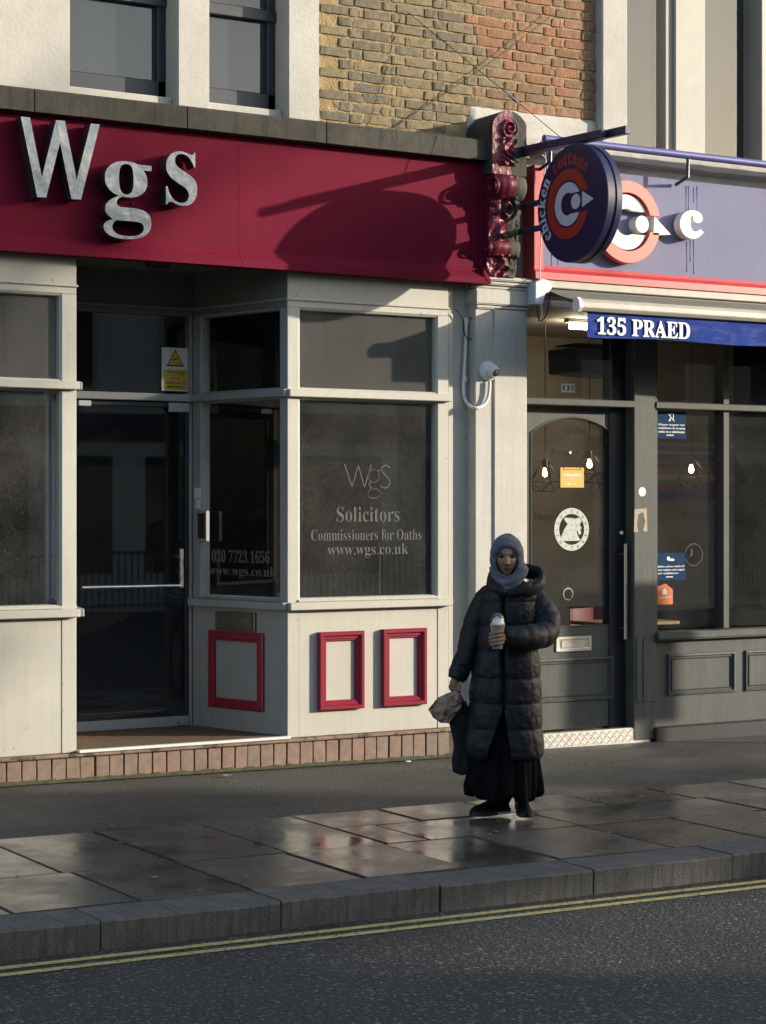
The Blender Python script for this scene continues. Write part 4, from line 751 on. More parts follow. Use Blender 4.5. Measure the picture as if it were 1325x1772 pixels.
# small signs
def plate(name, P, u0, v0, u1, v1, o, th, m, lab, cat, r=.0, grp=None):
    um = (u0 + u1) / 2; s0, s1, za, zb_ = P.u(u0, v0, o), P.u(u1, v0, o), P.z(um, v1, o), P.z(um, v0, o); e = empty(name, P.pt((s0 + s1) / 2, za, o)); tag(e, lab, cat, grp)
    return e, s0, s1, za, zb_
white = mat('white_card', (.60, .60, .57), .6, .06, 9, 0); yel = mat('warning_yellow', (.55, .36, .03), .6, .08, 9, 0); ink = mat('black_ink', (.01, .01, .01), .6, 0, 9, 0)
e, s0, s1, za, zb_ = plate('warning_sign', PD, 279, 602, 326, 677, -.036, .003, None, 'white and yellow camera warning sign in the entrance top light', 'sign'); sol = e; W_, Hh = s1 - s0, zb_ - za; o = -.03
b_ = sb(MB().pbox(PD, s0, s1, za, zb_, -.036, o), 'board', white, bevel=.001)
sb(MB().pbox(PD, s0 + W_ * .06, s1 - W_ * .06, za + Hh * .03, za + Hh * .50, o, o + .0006), 'yellow_field', yel, b_)
tri = lambda k, c=.73: [(s0 + W_ * .5 + W_ * .33 * k * x, za + Hh * c + Hh * .215 * k * z) for x, z in ((-1, -.75), (1, -.75), (0, 1.1))]
sb(MB().poly(PD, tri(1), o, o + .0006), 'triangle_border', ink, b_); sb(MB().poly(PD, tri(.80), o + .0006, o + .0012), 'triangle', yel, b_)
mb = MB(); oo = o + .0014; cxm, czm = s0 + W_ * .5, za + Hh * .70
mb.poly(PD, [(cxm - W_ * .11, czm - Hh * .005), (cxm + W_ * .09, czm + Hh * .04), (cxm + W_ * .10, czm + Hh * .07), (cxm - W_ * .10, czm + Hh * .03)], oo, oo + .0004); mb.pbox(PD, cxm + W_ * .02, cxm + W_ * .16, czm - Hh * .075, czm - Hh * .06, oo, oo + .0004); mb.pbox(PD, cxm + W_ * .14, cxm + W_ * .17, czm - Hh * .09, czm - Hh * .045, oo, oo + .0004)
for body, k0, k1, q0, q1 in (('Warning', .16, .84, .385, .475), ('CCTV', .33, .67, .265, .325), ('Cameras in', .13, .87, .165, .235), ('operation', .18, .82, .05, .14)): text(mb, PD, body, s0 + W_ * k0, s0 + W_ * k1, za + Hh * q0, za + Hh * q1, oo, .0004, .012)
mb.pbox(PD, s0 + W_ * .2, s1 - W_ * .2, za + Hh * .362, za + Hh * .368, oo, oo + .0004); sb(mb, 'sign_print', ink, b_)
# open sign hung in the door
amber = mat('amber_board', (.66, .34, .035), .5, .05, 9, 0); e, s0, s1, za, zb_ = plate('open_sign', PDo, 969, 809, 1010, 844, -.016, .003, None, 'amber open sign hung on a string in the takeaway door', 'sign'); sol = e; W_, Hh = s1 - s0, zb_ - za
b_ = sb(MB().pbox(PDo, s0, s1, za, zb_, -.018, -.013), 'board', amber, bevel=.002); mb = MB()
text(mb, PDo, "WE'RE OPEN", s0 + W_ * .13, s1 - W_ * .13, za + Hh * .56, za + Hh * .68, -.013, .0006, .03); text(mb, PDo, 'JUST EAT', s0 + W_ * .42, s1 - W_ * .32, za + Hh * .15, za + Hh * .21, -.013, .0006, .03); mb.poly(PDo, [(s0 + W_ * .31, za + Hh * .13), (s0 + W_ * .39, za + Hh * .13), (s0 + W_ * .39, za + Hh * .21), (s0 + W_ * .35, za + Hh * .25), (s0 + W_ * .31, za + Hh * .21)], -.013, -.0124); mb.pbox(PDo, s0 + W_ * .38, s1 - W_ * .38, za + Hh * .43, za + Hh * .45, -.013, -.0124); sb(mb, 'sign_print', 'logo_white', b_)
hk = (PDo.u(988, 783), PDo.z(988, 783)); mb = MB(); mb.tube([PDo.pt(s0 + W_ * .12, zb_ - .015, -.012), PDo.pt(hk[0], hk[1], -.012), PDo.pt(s1 - W_ * .12, zb_ - .015, -.012)], .0015, 5); sb(mb, 'string', 'vinyl', b_); sb(MB().disc(PDo, hk[0], hk[1], .011, -.019, -.008, 14), 'suction_hook', 'logo_white', b_)
mb = MB(); mb.pbox(PDo, s0 + W_ * .1, s1 - W_ * .1, zb_ - .018, zb_ - .013, -.013, -.0122); sb(mb, 'slot', ink, b_)
# round emblem on the door glass
pale = mat('pale_green_vinyl', (.42, .45, .40), .6, .06, 20, 0); em, ez = PDo.pix(989, 916, -.018); er = (PDo.z(989, 879, -.018) - PDo.z(989, 953, -.018)) / 2
sol = tag(empty('door_emblem', PDo.pt(em, ez, -.018)), 'pale round rooster emblem stuck on the takeaway door glass', 'sticker'); mb = MB(); mb.ring(PDo, em, ez, er * .725, er, -.0185, -.0175); rg = sb(mb, 'emblem_ring', pale)
mb = MB()
rp = [(545, 790), (565, 720), (600, 650), (640, 590), (603, 545), (580, 490), (618, 505), (612, 482), (660, 512), (655, 484), (702, 515), (697, 488), (752, 525), (745, 495), (788, 520), (778, 486), (828, 508), (846, 540), (838, 572), (818, 600), (838, 632), (856, 665), (828, 662), (843, 712), (838, 747), (815, 757), (797, 728), (790, 690), (775, 700), (790, 765), (828, 830), (805, 848), (570, 848), (545, 815)]
k = er / 327; mb.poly(PDo, [(em + (x - 700) / 258 * er * .99, ez - (y - 672) * k) for x, y in rp], -.0185, -.0175); sb(mb, 'rooster_head', pale, rg)
mb = MB(); arc_text(mb, PDo, 'CHICKEN', em, ez, er * .79, er * .19, 180 - 8, -.0175, .0005, .012, step=23.5); arc_text(mb, PDo, 'COTTAGE', em, ez, er * .93, er * .19, 188, -.0175, .0005, .012, step=23.5, flip=True)
for s_ in (-1, 1): mb.disc(PDo, em + s_ * er * .86, ez - er * .02, er * .035, -.0175, -.017, 10)
for x, y in ((708, 605), (782, 605)): mb.disc(PDo, em + (x - 700) / 258 * er, ez - (y - 672) * k, er * .03, -.0175, -.017, 10)
def eline(pts, w_=.0016): stroke(mb, PDo, [(em + (x - 700) / 258 * er, ez - (y - 672) * k) for x, y in pts], w_, -.0172)
eline([(560, 740), (620, 685), (725, 682)]); eline([(570, 770), (610, 725), (648, 765), (648, 845)]); eline([(760, 540), (750, 600), (775, 650), (740, 690), (730, 735), (760, 740)]); eline([(690, 820), (720, 770), (735, 800), (760, 770)])
sb(mb, 'emblem_print', ink, rg)
mb = MB(); c2_ = PDo.pix(983, 1028, -.018); 
tag(MB().ring(PDo, c2_[0], c2_[1], .040, .047, -.0185, -.0175, sx=1).build('ring_sticker', pale), 'small faint ring sticker low on the takeaway door glass', 'sticker')
# house number
e, s0, s1, za, zb_ = plate('house_number', PG, 971, 664, 994, 679, -.048, .002, None, 'pale house number tiles on the fanlight above the takeaway door', 'sign'); sol = e
for i, ch in enumerate('135'):
    a, b = s0 + (s1 - s0) * i / 3 + .001, s0 + (s1 - s0) * (i + 1) / 3 - .001; t_ = sb(MB().pbox(PG, a, b, za, zb_, -.049, -.046), 'number_tile', 'logo_white'); mb = MB(); text(mb, PG, ch, a + (.014 if ch == '1' else .008), b - (.012 if ch == '1' else .008), za + .012, zb_ - .012, -.046, .0008, .04); sb(mb, 'numeral', ink, t_)
# notices on the window
blue = mat('notice_blue', (.014, .040, .095), .85, .12, 20, 0, spots=((.16, .20, .26), 25, .78), spec=.1)
def notice(u0, v0, u1, v1, lines, lab, icon):
    global sol
    e, s0, s1, za, zb_ = plate('window_notice', PG, u0, v0, u1, v1, -.046, .001, None, lab, 'notice', grp='blue notices on the takeaway window'); sol = e; W_, Hh = s1 - s0, zb_ - za
    b_ = sb(MB().pbox(PG, s0, s1, za, zb_, -.047, -.0455), 'sheet', blue); mb = MB()
    for i, t in enumerate(lines): text(mb, PG, serif(t), s0 + W_ * .04, s1 - W_ * .04 - (W_ * .2 if len(t) < 17 else 0), za + Hh * (.46 - i * .125), za + Hh * (.545 - i * .125), -.0455, .0006, .004)
    mb.pbox(PG, s0 + W_ * .32, s0 + W_ * .56, za + Hh * .11, za + Hh * .14, -.0455, -.045)
    c = (s0 + W_ * .48, za + Hh * .78)
    if icon == 'note': stroke(mb, PG, [(c[0] - .03, c[1] + .03), (c[0] + .03, c[1] - .03)], .006, -.045); stroke(mb, PG, [(c[0] - .008, c[1] - .02), (c[0] - .008, c[1] + .03), (c[0] + .022, c[1] + .03), (c[0] + .022, c[1] - .015)], .006, -.045); mb.disc(PG, c[0] - .014, c[1] - .022, .009, -.0455, -.045, 12)
    else: mb.disc(PG, c[0] - .02, c[1] + .004, .016, -.0455, -.045, 16); mb.pbox(PG, c[0] - .01, c[0] + .035, c[1] - .014, c[1] + .002, -.0455, -.045)
    sb(mb, 'notice_print', 'logo_white', b_)
notice(1137, 712, 1187, 759, ['Please respect our', 'neighbours by keeping', 'noise to a minimum.'], 'upper blue notice with a crossed-out musical note on the takeaway window', 'note')
notice(1136, 957, 1186, 1004, ['Riders, please switch off', 'your engines and respect', 'our neighbours.'], 'lower blue notice with a key symbol, above the orange sticker', 'key')
orange = mat('orange_vinyl', (.60, .145, .022), .5, .06, 9, 0); e, s0, s1, za, zb_ = plate('delivery_sticker', PG, 1136, 1010, 1164, 1046, -.046, .001, None, 'orange house-shaped delivery sticker low on the takeaway window', 'sticker'); sol = e; W_, Hh = s1 - s0, zb_ - za
b_ = sb(MB().poly(PG, [(s0, za), (s1, za), (s1, za + Hh * .72), (s0 + W_ * .55, zb_), (s0, za + Hh * .85)], -.047, -.0455), 'sticker_sheet', orange); mb = MB(); text(mb, PG, 'JUST EAT', s0 + W_ * .12, s1 - W_ * .12, za + Hh * .28, za + Hh * .38, -.0455, .0006, .03)
mb.poly(PG, [(s0 + W_ * .33, za + Hh * .48), (s0 + W_ * .63, za + Hh * .48), (s0 + W_ * .63, za + Hh * .66), (s0 + W_ * .48, za + Hh * .78), (s0 + W_ * .33, za + Hh * .66)], -.0455, -.0449); sb(mb, 'sticker_print', 'logo_white', b_)
cj = PG.pix(1200, 960, -.046); sol = tag(empty('ring_sticker', PG.pt(cj[0], cj[1], -.046)), 'black outlined circle sticker with a letter J at the right of the takeaway window', 'sticker'); mb = MB(); mb.ring(PG, cj[0], cj[1], .082, .088, -.047, -.0455); text(mb, PG, 'J', cj[0] - .045, cj[0] - .012, cj[1] - .01, cj[1] + .045, -.047, .001); sb(mb, 'sticker_print', ink)

# ------------------------------------------------------------------ inside the takeaway
bulbm = emat('warm_bulb', (1, .50, .15), 16)
def pendant(u, v, y, lab, s_=1.0):
    global sol
    P = front(y); c = Vector(P.pt(*P.pix(u, v))); e = tag(empty('pendant_lamp', c), lab, 'lamp', 'lit cage pendants in the takeaway'); sol = e
    sb(MB().tube([c + Vector((0, 0, .10)), Vector((c.x, c.y, 3.33))], .004, 5), 'cord', 'rubber'); sb(MB().lathe(c, [(.004, .12), (.020, .115), (.022, .05), (.016, .045)], 12), 'lamp_holder', 'black')
    sb(MB().lathe(c, [(.010, .05), (.016, .03), (.023, 0), (.018, -.02), (.003, -.03)], 16), 'bulb', bulbm, smooth=True)
    mb = MB(); n = 5; top = [c + Vector((.03 * math.cos(2 * math.pi * i / n), .03 * math.sin(2 * math.pi * i / n), .10)) for i in range(n)]; mid_ = [c + Vector((.15 * s_ * math.cos(2 * math.pi * (i + .5) / n), .15 * s_ * math.sin(2 * math.pi * (i + .5) / n), -.07)) for i in range(n)]; bot = [c + Vector((.09 * s_ * math.cos(2 * math.pi * i / n), .09 * s_ * math.sin(2 * math.pi * i / n), -.15)) for i in range(n)]
    for i in range(n):
        j = (i + 1) % n
        for a, b in ((top[i], mid_[i]), (top[j], mid_[i]), (mid_[i], mid_[j]), (mid_[i], bot[i]), (mid_[i], bot[j]), (bot[i], bot[j])): mb.tube([a, b], .0045, 5)
    sb(mb, 'wire_cage', 'black')
pendant(943, 819, 13.5, 'lit cage pendant at the left of the takeaway door glass'); pendant(1020, 804, 13.4, 'highest lit cage pendant, right of the open sign'); pendant(1059, 821, 13.9, 'lit cage pendant half hidden by the door jamb'); pendant(1196, 813, 13.5, 'lit cage pendant behind the right-hand takeaway window')
P = front(13.2); sol = tag(empty('air_conditioner', (9.4, 13.2, 2.6)), 'dark boxy air conditioner hanging inside above the takeaway door', 'air conditioner'); s0, s1, za, zb_ = P.u(998), P.u(1085), P.z(1040, 650), P.z(1040, 602)
sb(MB().poly(P, [(s0, za + .02), (s1, za), (s1, zb_), (s0 - .01, zb_)], -.4, 0), 'casing', mat('ac_grey', (.16, .165, .16), .5, .1, 5, 0), bevel=.01); sb(MB().pbox(P, s0, s1, zb_ + .01, zb_ + .03, -.3, .01), 'louvre', 'black')
P = front(13.6); sol = tag(empty('ceiling_light', (8.9, 13.6, 3.3)), 'lit strip light on the takeaway ceiling', 'light'); sb(MB().pbox(P, P.u(992), P.u(1060), P.z(1010, 569), P.z(1010, 561), -.06, 0), 'diffuser', emat('strip_light', (1, .84, .58), 34)); sb(MB().pbox(P, P.u(983), P.u(1065), P.z(1010, 559), P.z(1010, 548), -.06, .01), 'housing', 'white_plastic')
redv = mat('red_vinyl', (.115, .012, .02), .4, .1, 9, 0); wood = mat('table_wood', (.26, .17, .09), .5, .25, 20, .05)
def chair(x, y, rz, lab):
    global sol
    e = tag(empty('cafe_chair', (x, y, TH0 - .02)), lab, 'chair', 'red chairs inside the takeaway'); e.rotation_euler = (0, 0, R(rz))
    def part(mb, n_, m, **k): o = mb.build(n_, m, **k); o.parent = e
    part(MB().box(-.2, .2, -.2, .2, .43, .47), 'seat', redv, bevel=.02, seg=2); n = 8; part(MB().rings([[(.21 * math.sin(a), .17 + .05 * math.cos(a), z) for a in [(-1 + 2 * i / n) for i in range(n + 1)]] + [(.19 * math.sin(a), .15 + .05 * math.cos(a), z) for a in [(1 - 2 * i / n) for i in range(n + 1)]] for z in (.52, .6, .75, .84)]), 'backrest', redv)
    for sx in (-1, 1):
        for sy_ in (-1, 1): part(MB().tube([(sx * .16, sy_ * .15, .44), (sx * .2, sy_ * .2, 0)], .011, 6), 'leg', 'steel')
P = front(13.6); zf = TH0 - .02
chair(P.u(985), 13.7, 200, 'left red chair seen low through the takeaway door glass'); chair(P.u(1040), 13.9, 165, 'right red chair seen low through the takeaway door glass')
x, y = P.u(1018), 13.1; sol = tag(empty('cafe_table', (x, y, zf)), 'small wooden topped table before the red chairs in the takeaway', 'table'); o = sb(MB().box(x - .38, x + .38, y - .25, y + .25, zf + .72, zf + .75), 'table_top', wood, bevel=.006); sb(MB().tube([(x, y, zf + .02), (x, y, zf + .72)], .03, 10), 'leg', 'black'); sb(MB().lathe((x, y, zf), [(.22, 0), (.22, .015), (.04, .03)], 20), 'base', 'black')

# ------------------------------------------------------------------ across the street (behind the camera: it shades the pavement and shows in the glass)
DX, DYY = 1.70, -1.0
def block(x0, x1, hgt, col, lab, y0=-9.0, deep=14, skew=True):
    floors = 3 if hgt > 8 else 2
    global sol
    sol = tag(empty('terrace_building', ((x0 + x1) / 2, y0, 0)), lab, 'building'); k = DX * deep if skew else 0; pl_ = [(x0, y0), (x1, y0), (x1 + k, y0 - deep), (x0 + k, y0 - deep)]
    mb = MB(); mb.add([(x, y, -2) for x, y in pl_] + [(x, y, hgt) for x, y in pl_], [(0, 1, 2, 3), (4, 5, 6, 7)] + [(i, (i + 1) % 4, (i + 1) % 4 + 4, i + 4) for i in range(4)]); wl = sb(mb, 'wall', mat('terrace_wall', col, .9, .2, 2, .2, 20))
    P = Plane(0, y0, -1, 0); n = max(1, int((x1 - x0) / 2.2)); fl = (hgt - 3.6) / (floors - 1)
    fr, pn = MB(), MB()
    for f in range(floors - 1):
        for i in range(n):
            c = x0 + (x1 - x0) * (i + .5) / n; z = 3.9 + f * fl; o = MB(); o.pframe(P, -c - .55, -c + .55, z, z + fl * .62, [(0, 0), (0, .04), (.09, .04), (.09, -.1)]); o.pbox(P, -c - .62, -c + .62, z - .1, z, 0, .12); w_ = sb(o, 'window', 'white_render', wl); sb(MB().quad(P, -c - .46, -c + .46, z + .09, z + fl * .62 - .09, .004), 'pane', 'black', w_)
    for i in range(n):
        c = x0 + (x1 - x0) * (i + .5) / n; sb(MB().pbox(P, -c - .85, -c + .85, .5, 2.7, 0, .02), 'shop_window', 'black', wl)
    sb(MB().pbox(P, -x1, -x0, 3.0, 3.5, 0, .12), 'shop_fascia', 'navy_paint', wl); sb(MB().pbox(P, -x1, -x0, hgt - .35, hgt, 0, .25), 'cornice', 'white_render', wl)
block(-14, 8, 6.6, (.40, .30, .21), 'brown brick terrace across the street, farthest left'); block(8.1, 20, 7.0, (.60, .58, .52), 'cream stucco terrace across the street'); block(20.1, 31.0, 8.7, (.42, .34, .26), 'brown brick terrace across the street beside the added low block'); block(35.0, 39.4, 10.3, (.55, .54, .50), 'pale corner terrace across the street beside the side road'); block(56, 80, 10, (.28, .2, .14), 'brick terrace beyond the side road across the street', skew=False)
sol = tag(empty('sun_slot_block', (33, -9, 0)), 'added unseen low block and raised board across the street, leaving a slot of sun', 'building'); k = DX * 14  # added out of view: roof and board shape a sun strip on the road
mb = MB(); q = [(31.0, -9.0, 6.64), (35.0, -9.0, 7.08), (35.0 + k, -23.0, 7.08), (31.0 + k, -23.0, 6.64)]; mb.add([(x, y, -2) for x, y, z in q] + q, [(0, 1, 2, 3), (4, 5, 6, 7)] + [(i, (i + 1) % 4, (i + 1) % 4 + 4, i + 4) for i in range(4)]); wl_ = sb(mb, 'wall', mat('slot_block_wall', (.45, .42, .36), .9, .2, 2, .2, 20))
mb = MB(); mb.add([(x, y, z) for y in (-9.0, -9.12) for x, z in ((31.0, 7.06), (35.0, 7.50), (35.0, 10.3), (31.0, 10.3))], [(0, 1, 2, 3), (7, 6, 5, 4), (0, 4, 5, 1), (1, 5, 6, 2), (2, 6, 7, 3), (3, 7, 4, 0)]); hb_ = sb(mb, 'shade_board', 'navy_paint', wl_)  # unseen board added above the low roof to block sun over the slot
for x in (31.3, 34.7): sb(MB().box(x - .04, x + .04, -9.2, -9.12, 6.8, 9.5), 'shade_board_post', 'alu', wl_)
rl = tag(empty('street_railing', (16, -5.6, 0)), 'black iron railing along the far pavement', 'railing'); sol = rl
mb = MB(); mb.box(6, 30, -5.62, -5.58, .95, 1.0); mb.box(6, 30, -5.62, -5.58, .05, .1); rb = sb(mb, 'rail', 'black')
bar = MB().box(-.011, .011, -.011, .011, 0, 1.0).build('railing_bar', 'black'); bar.parent = rb; bar.location = (6, -5.6, 0)
for i in range(1, 200): o = bar.copy(); COL.objects.link(o); o.parent = rb; o.location = (6 + i * .12, -5.6, 0)
rt = random.Random(5); tree = tag(empty('street_tree', (33.3, -6.6, -.3)), 'bare winter street tree on the far pavement', 'tree'); trunk, crown = MB(), MB()
def grow(p, d, L, r, lev):
    q = p + d * L; m_ = p.lerp(q, .5) + Vector((rt.uniform(-1, 1), rt.uniform(-1, 1), rt.uniform(-1, 1))) * L * .06
    (trunk if lev < 2 else crown).tube([p, m_, q], [r, r * .85, r * .68], 7 if lev < 2 else 4, caps=False)
    if lev >= 6: return
    for i in range(3 if lev else 5):
        ax = Vector((rt.uniform(-1, 1), rt.uniform(-1, 1), rt.uniform(-.35, .9))); nd = (d * .75 + ax * .75).normalized(); grow(q if i else m_, nd, (1.5 if lev == 0 else L * rt.uniform(.62, .82)), r * .66, lev + 1)
grow(Vector((0, 0, 0)), Vector((0, 0, 1)), 8.6, .26, 0)
o = trunk.build('trunk', mat('bark', (.07, .06, .05), .9, .3, 12, .5, 40)); o.parent = tree; o = crown.build('crown', o.data.materials[0]); o.parent = tree
# road sign at the kerb, just out of the picture on the right: its square shadow falls on the takeaway door
t_ = 3.9; cy = 12.0 - t_; ra, rb_ = PDo.u(978) + 1.7 * (12.08 - cy), PG.u(1172) + 1.7 * t_; cx = (ra + rb_) / 2; hw = (rb_ - ra) / 2
sol = tag(empty('road_sign', (cx, cy, gz(cx))), 'square road sign on a grey post at the kerb beyond the takeaway', 'sign')
b_ = sb(MB().box(cx - hw, cx + hw, cy - .012, cy + .012, .10 + .45 * t_, 1.155 + .45 * t_), 'sign_panel', 'alu', bevel=.004); sb(MB().tube([(cx, cy + .05, gz(cx) - .1), (cx, cy + .05, 1.1 + .45 * t_)], .038, 12), 'post', 'alu')

# ------------------------------------------------------------------ the woman
PXM = 11.22 / FPX                                     # metres per photo pixel at her distance
wg = ground(878, 1413); PXM = (wg - CP).dot(VW) / FPX; YAW = -(TH + math.atan((878 - CU) / FPX))
def wl(u, v, y=0.0): return Vector(((u - 878) * PXM, y, (1413 - v) * PXM))
M['skin'] = mat('brown_skin', (.30, .168, .105), .5, .18, 14, .06, 300, spec=.35); M['lip'] = mat('lip', (.27, .115, .095), .4, .1, 20, 0); M['hair'] = mat('dark_brow', (.012, .009, .008), .6, .1, 20, 0)
M['scarf'] = mat('slate_scarf', (.088, .083, .108), .9, .22, 14, .5, 260, sheen=.3, bdist=.002); M['coat'] = mat('black_quilted_nylon', (.0072, .0076, .0105), .52, .25, 16, .45, 19, spec=.30, sheen=.03, bdist=.012)
M['skirt'] = mat('black_crepe', (.0035, .0035, .004), .9, .3, 14, .4, 60, spec=.12); M['shoe'] = mat('black_knit_shoe', (.0045, .005, .006), .75, .2, 30, .4, 120, spec=.15); M['sole'] = mat('grey_sole', (.014, .014, .015), .6, .15, 20, .1)
per = tag(empty('person', wg), 'person in slate headscarf and long black quilted coat holding an iced drink', 'person'); per.rotation_euler = (0, 0, YAW)
def wp(mb, name, m, parent=None, **k):
    o = mb.build(name, m, **k); o.parent = parent or per; return o
# head shape: radius as a function of direction (front is -y)
HCN = wl(877, 964, -.015); HWx, HWy, HWz = .0715, .095, .113
def head_pt(lon, lat):
    """lon 0 = straight ahead"""
    x, y, z = math.sin(lon) * math.cos(lat) * HWx, -math.cos(lon) * math.cos(lat) * HWy, math.sin(lat) * HWz
    if z < -.01: k = 1 - .30 * min(1, (-z - .01) / .1) ** 1.3; x *= k; y *= (1 - .10 * min(1, (-z - .01) / .1)) if y < 0 else k
    if y < 0:
        g = lambda cx, cz, sx, sz: math.exp(-((x - cx) / sx) ** 2 - ((z - cz) / sz) ** 2)
        d = 0; t = min(1, max(0, (.012 - z) / .048)); d += (.004 + .021 * t ** 1.3) * math.exp(-(x / (.008 + .006 * t)) ** 2) * (1 if z > -.036 else math.exp(-((z + .036) / .006) ** 2)) if z < .03 else 0
        d += .006 * (g(.012, -.034, .006, .006) + g(-.012, -.034, .006, .006)); d -= .013 * (g(.029, .004, .017, .011) + g(-.029, .004, .017, .011)); d += .005 * (g(.028, .022, .02, .008) + g(-.028, .022, .02, .008))
        d += .006 * (g(.036, -.024, .016, .018) + g(-.036, -.024, .016, .018)); d += .0075 * g(0, -.0565, .019, .0042) + .0085 * g(0, -.0665, .017, .005) - .005 * g(0, -.0612, .024, .0022) - .004 * g(0, -.078, .02, .006) + .008 * g(0, -.095, .018, .012)
        y -= d
    return Vector((x, y, z))
hm = MB(); nlat, nlon = 90, 96; rings_ = []
for i in range(nlat + 1):
    lat = -math.pi / 2 + math.pi * (i + .02) / (nlat + .04); rings_.append([HCN + head_pt(2 * math.pi * j / nlon, lat) for j in range(nlon)])
hm.rings(rings_)
def skin_tube(mb, pts, rs, n=12): mb.tube(pts, rs, n)
# neck, trunk, arms and legs under the clothes
skin_tube(hm, [wl(878, 985, .01), wl(878, 1000, .02), wl(878, 1020, .03)], [.05, .048, .06]); skin_tube(hm, [wl(880, 1015, .03), wl(880, 1040, .02), wl(880, 1100, .01), wl(878, 1150, .01), wl(877, 1200, .01)], [.08, .12, .115, .12, .11], 16)
armR = [wl(838, 1035, .02), wl(819, 1088, .02), wl(807, 1132, -.01), wl(789, 1175, -.03)]; armL = [wl(922, 1035, .02), wl(944, 1072, 0), wl(943, 1098, -.06), wl(905, 1098, -.22), wl(872, 1097, -.265)]
skin_tube(hm, armR, [.045, .04, .035, .024]); skin_tube(hm, armL, [.045, .042, .038, .03, .024])
skin_tube(hm, [wl(864, 1200, .01), wl(862, 1300, .02), wl(865, 1392, .03)], [.07, .055, .038]); skin_tube(hm, [wl(892, 1200, .01), wl(895, 1300, .03), wl(902, 1392, .05)], [.07, .055, .038])
def finger(pts, r0=.0085, r1=.0068): k = len(pts); hm.tube(pts, [r0 + (r1 - r0) * i / (k - 1) for i in range(k)], 10)
# her right hand, hanging and gripping the bags
hm.tube([wl(789, 1174, -.03), wl(786, 1182, -.033), wl(785, 1190, -.035)], [.024, .029, .024], 12)
for i, (a, b) in enumerate(((778, 1189), (781, 1193), (786, 1195), (791, 1194))):
    y0 = -.062 + i * .004; finger([wl(782 + i * 3, 1183, y0 + .012), wl(a, b - 3, y0), wl(a + 2, b + 3.5, y0 + .006), wl(a + 6, b + 3, y0 + .026)])
finger([wl(792, 1180, -.045), wl(796, 1187, -.055), wl(795, 1194, -.058)], .0095, .0075)
# her left hand round the cup
CUPX, CUPY = 861, -.305
hm.tube([wl(872, 1097, -.265), wl(869, 1098, -.30), wl(866, 1098, -.315)], [.025, .03, .026], 12)
for i, v in enumerate((1089, 1095.5, 1102, 1108)): L_ = (0, 1.2, .4, -1.5)[i]; finger([wl(871, v - 2.5, -.335), wl(862, v - 1.2, -.352), wl(852 - L_, v + .8, -.340), wl(848.5 - L_, v + 2.2, -.314), wl(851, v + 2, -.290)], .0098, .0078)
finger([wl(869, 1090, -.285), wl(862, 1084, -.262), wl(853, 1083, -.268)], .0105, .008)
raw = hm.build('body_raw', 'skin'); rmod = raw.modifiers.new('r', 'REMESH'); rmod.mode = 'VOXEL'; rmod.voxel_size = .0032; rmod.use_smooth_shade = True
dg = bpy.context.evaluated_depsgraph_get(); dg.update(); me = bpy.data.meshes.new_from_object(raw.evaluated_get(dg)); bpy.data.objects.remove(raw)
me.name = 'body'; me.materials.clear(); me.materials.append(M['skin']); me.materials.append(M['lip'])
for p in me.polygons:
    c = p.center - HCN
    if c.y < -.06 and abs(c.x) < .026 - abs(c.z + .0615) * 1.1 and -.074 < c.z < -.051: p.material_index = 1
me.polygons.foreach_set('use_smooth', [True] * len(me.polygons)); body = bpy.data.objects.new('body', me); COL.objects.link(body); body.parent = per
scl = mat('eye_white', (.22, .20, .18), .3, 0, 9, 0); iris = mat('dark_iris', (.012, .008, .006), .15, 0, 9, 0)
for s_ in (-1, 1):
    c = HCN + Vector((s_ * .0285, -.0715, .004)); mb = MB(); mb.rings([[c + Vector((.0135 * math.cos(a) * math.cos(2 * math.pi * j / 16), -.0125 * math.sin(a), .0082 * math.cos(a) * math.sin(2 * math.pi * j / 16))) for j in range(16)] for a in [R(x) for x in (-80, -40, 0, 30, 60, 85)]]); ey = wp(mb, 'eye', scl, body, smooth=True)
    mb = MB(); q = c + Vector((-.0005, -.0117, .0008)); mb.rings([[q + Vector((r * math.cos(2 * math.pi * j / 14), -h_, r * math.sin(2 * math.pi * j / 14))) for j in range(14)] for r, h_ in ((.0078, -.003), (.0076, .0004), (.004, .0014), (.0003, .0016))]); wp(mb, 'iris', iris, ey, smooth=True)
    mb = MB(); up, lo = [], []
    for i in range(9): a = -1 + 2 * i / 8; up.append(c + Vector((.0155 * a, -.0128 + .010 * a * a, .0066 - .0066 * a * a))); 
    mb.tube(up, .0034, 6); mb.tube([c + Vector((.0150 * a, -.0120 + .010 * a * a, -.0068 + .0058 * a * a)) for a in [-1 + 2 * i / 8 for i in range(9)]], .0014, 5); wp(mb, 'eyelid', 'hair', ey)
    mb = MB(); mb.tube([c + Vector((s_ * (-.014 + .035 * i / 6), -.0155 + .012 * (i / 6) ** 2, .0150 + .006 * math.sin(i / 6 * 2.2))) for i in range(7)], [.0022, .0036, .0042, .0040, .0034, .0026, .0014], 6); wp(mb, 'eyebrow', 'hair', body)
mb = MB(); mb.tube([HCN + Vector((.020 * a, -.0985 + .012 * a * a, -.0612 + .0015 * a * a)) for a in [-1 + i / 5 for i in range(11)]], [.0006, .0016, .002, .0022, .0024, .0024, .0024, .0022, .002, .0016, .0006], 6); wp(mb, 'mouth_line', 'hair', body)
for s_ in (-1, 1): mb = MB(); mb.tube([HCN + Vector((s_ * .0085, -.112, -.0395)), HCN + Vector((s_ * .0065, -.1145, -.0400))], .0022, 6); wp(mb, 'nostril', 'hair', body)
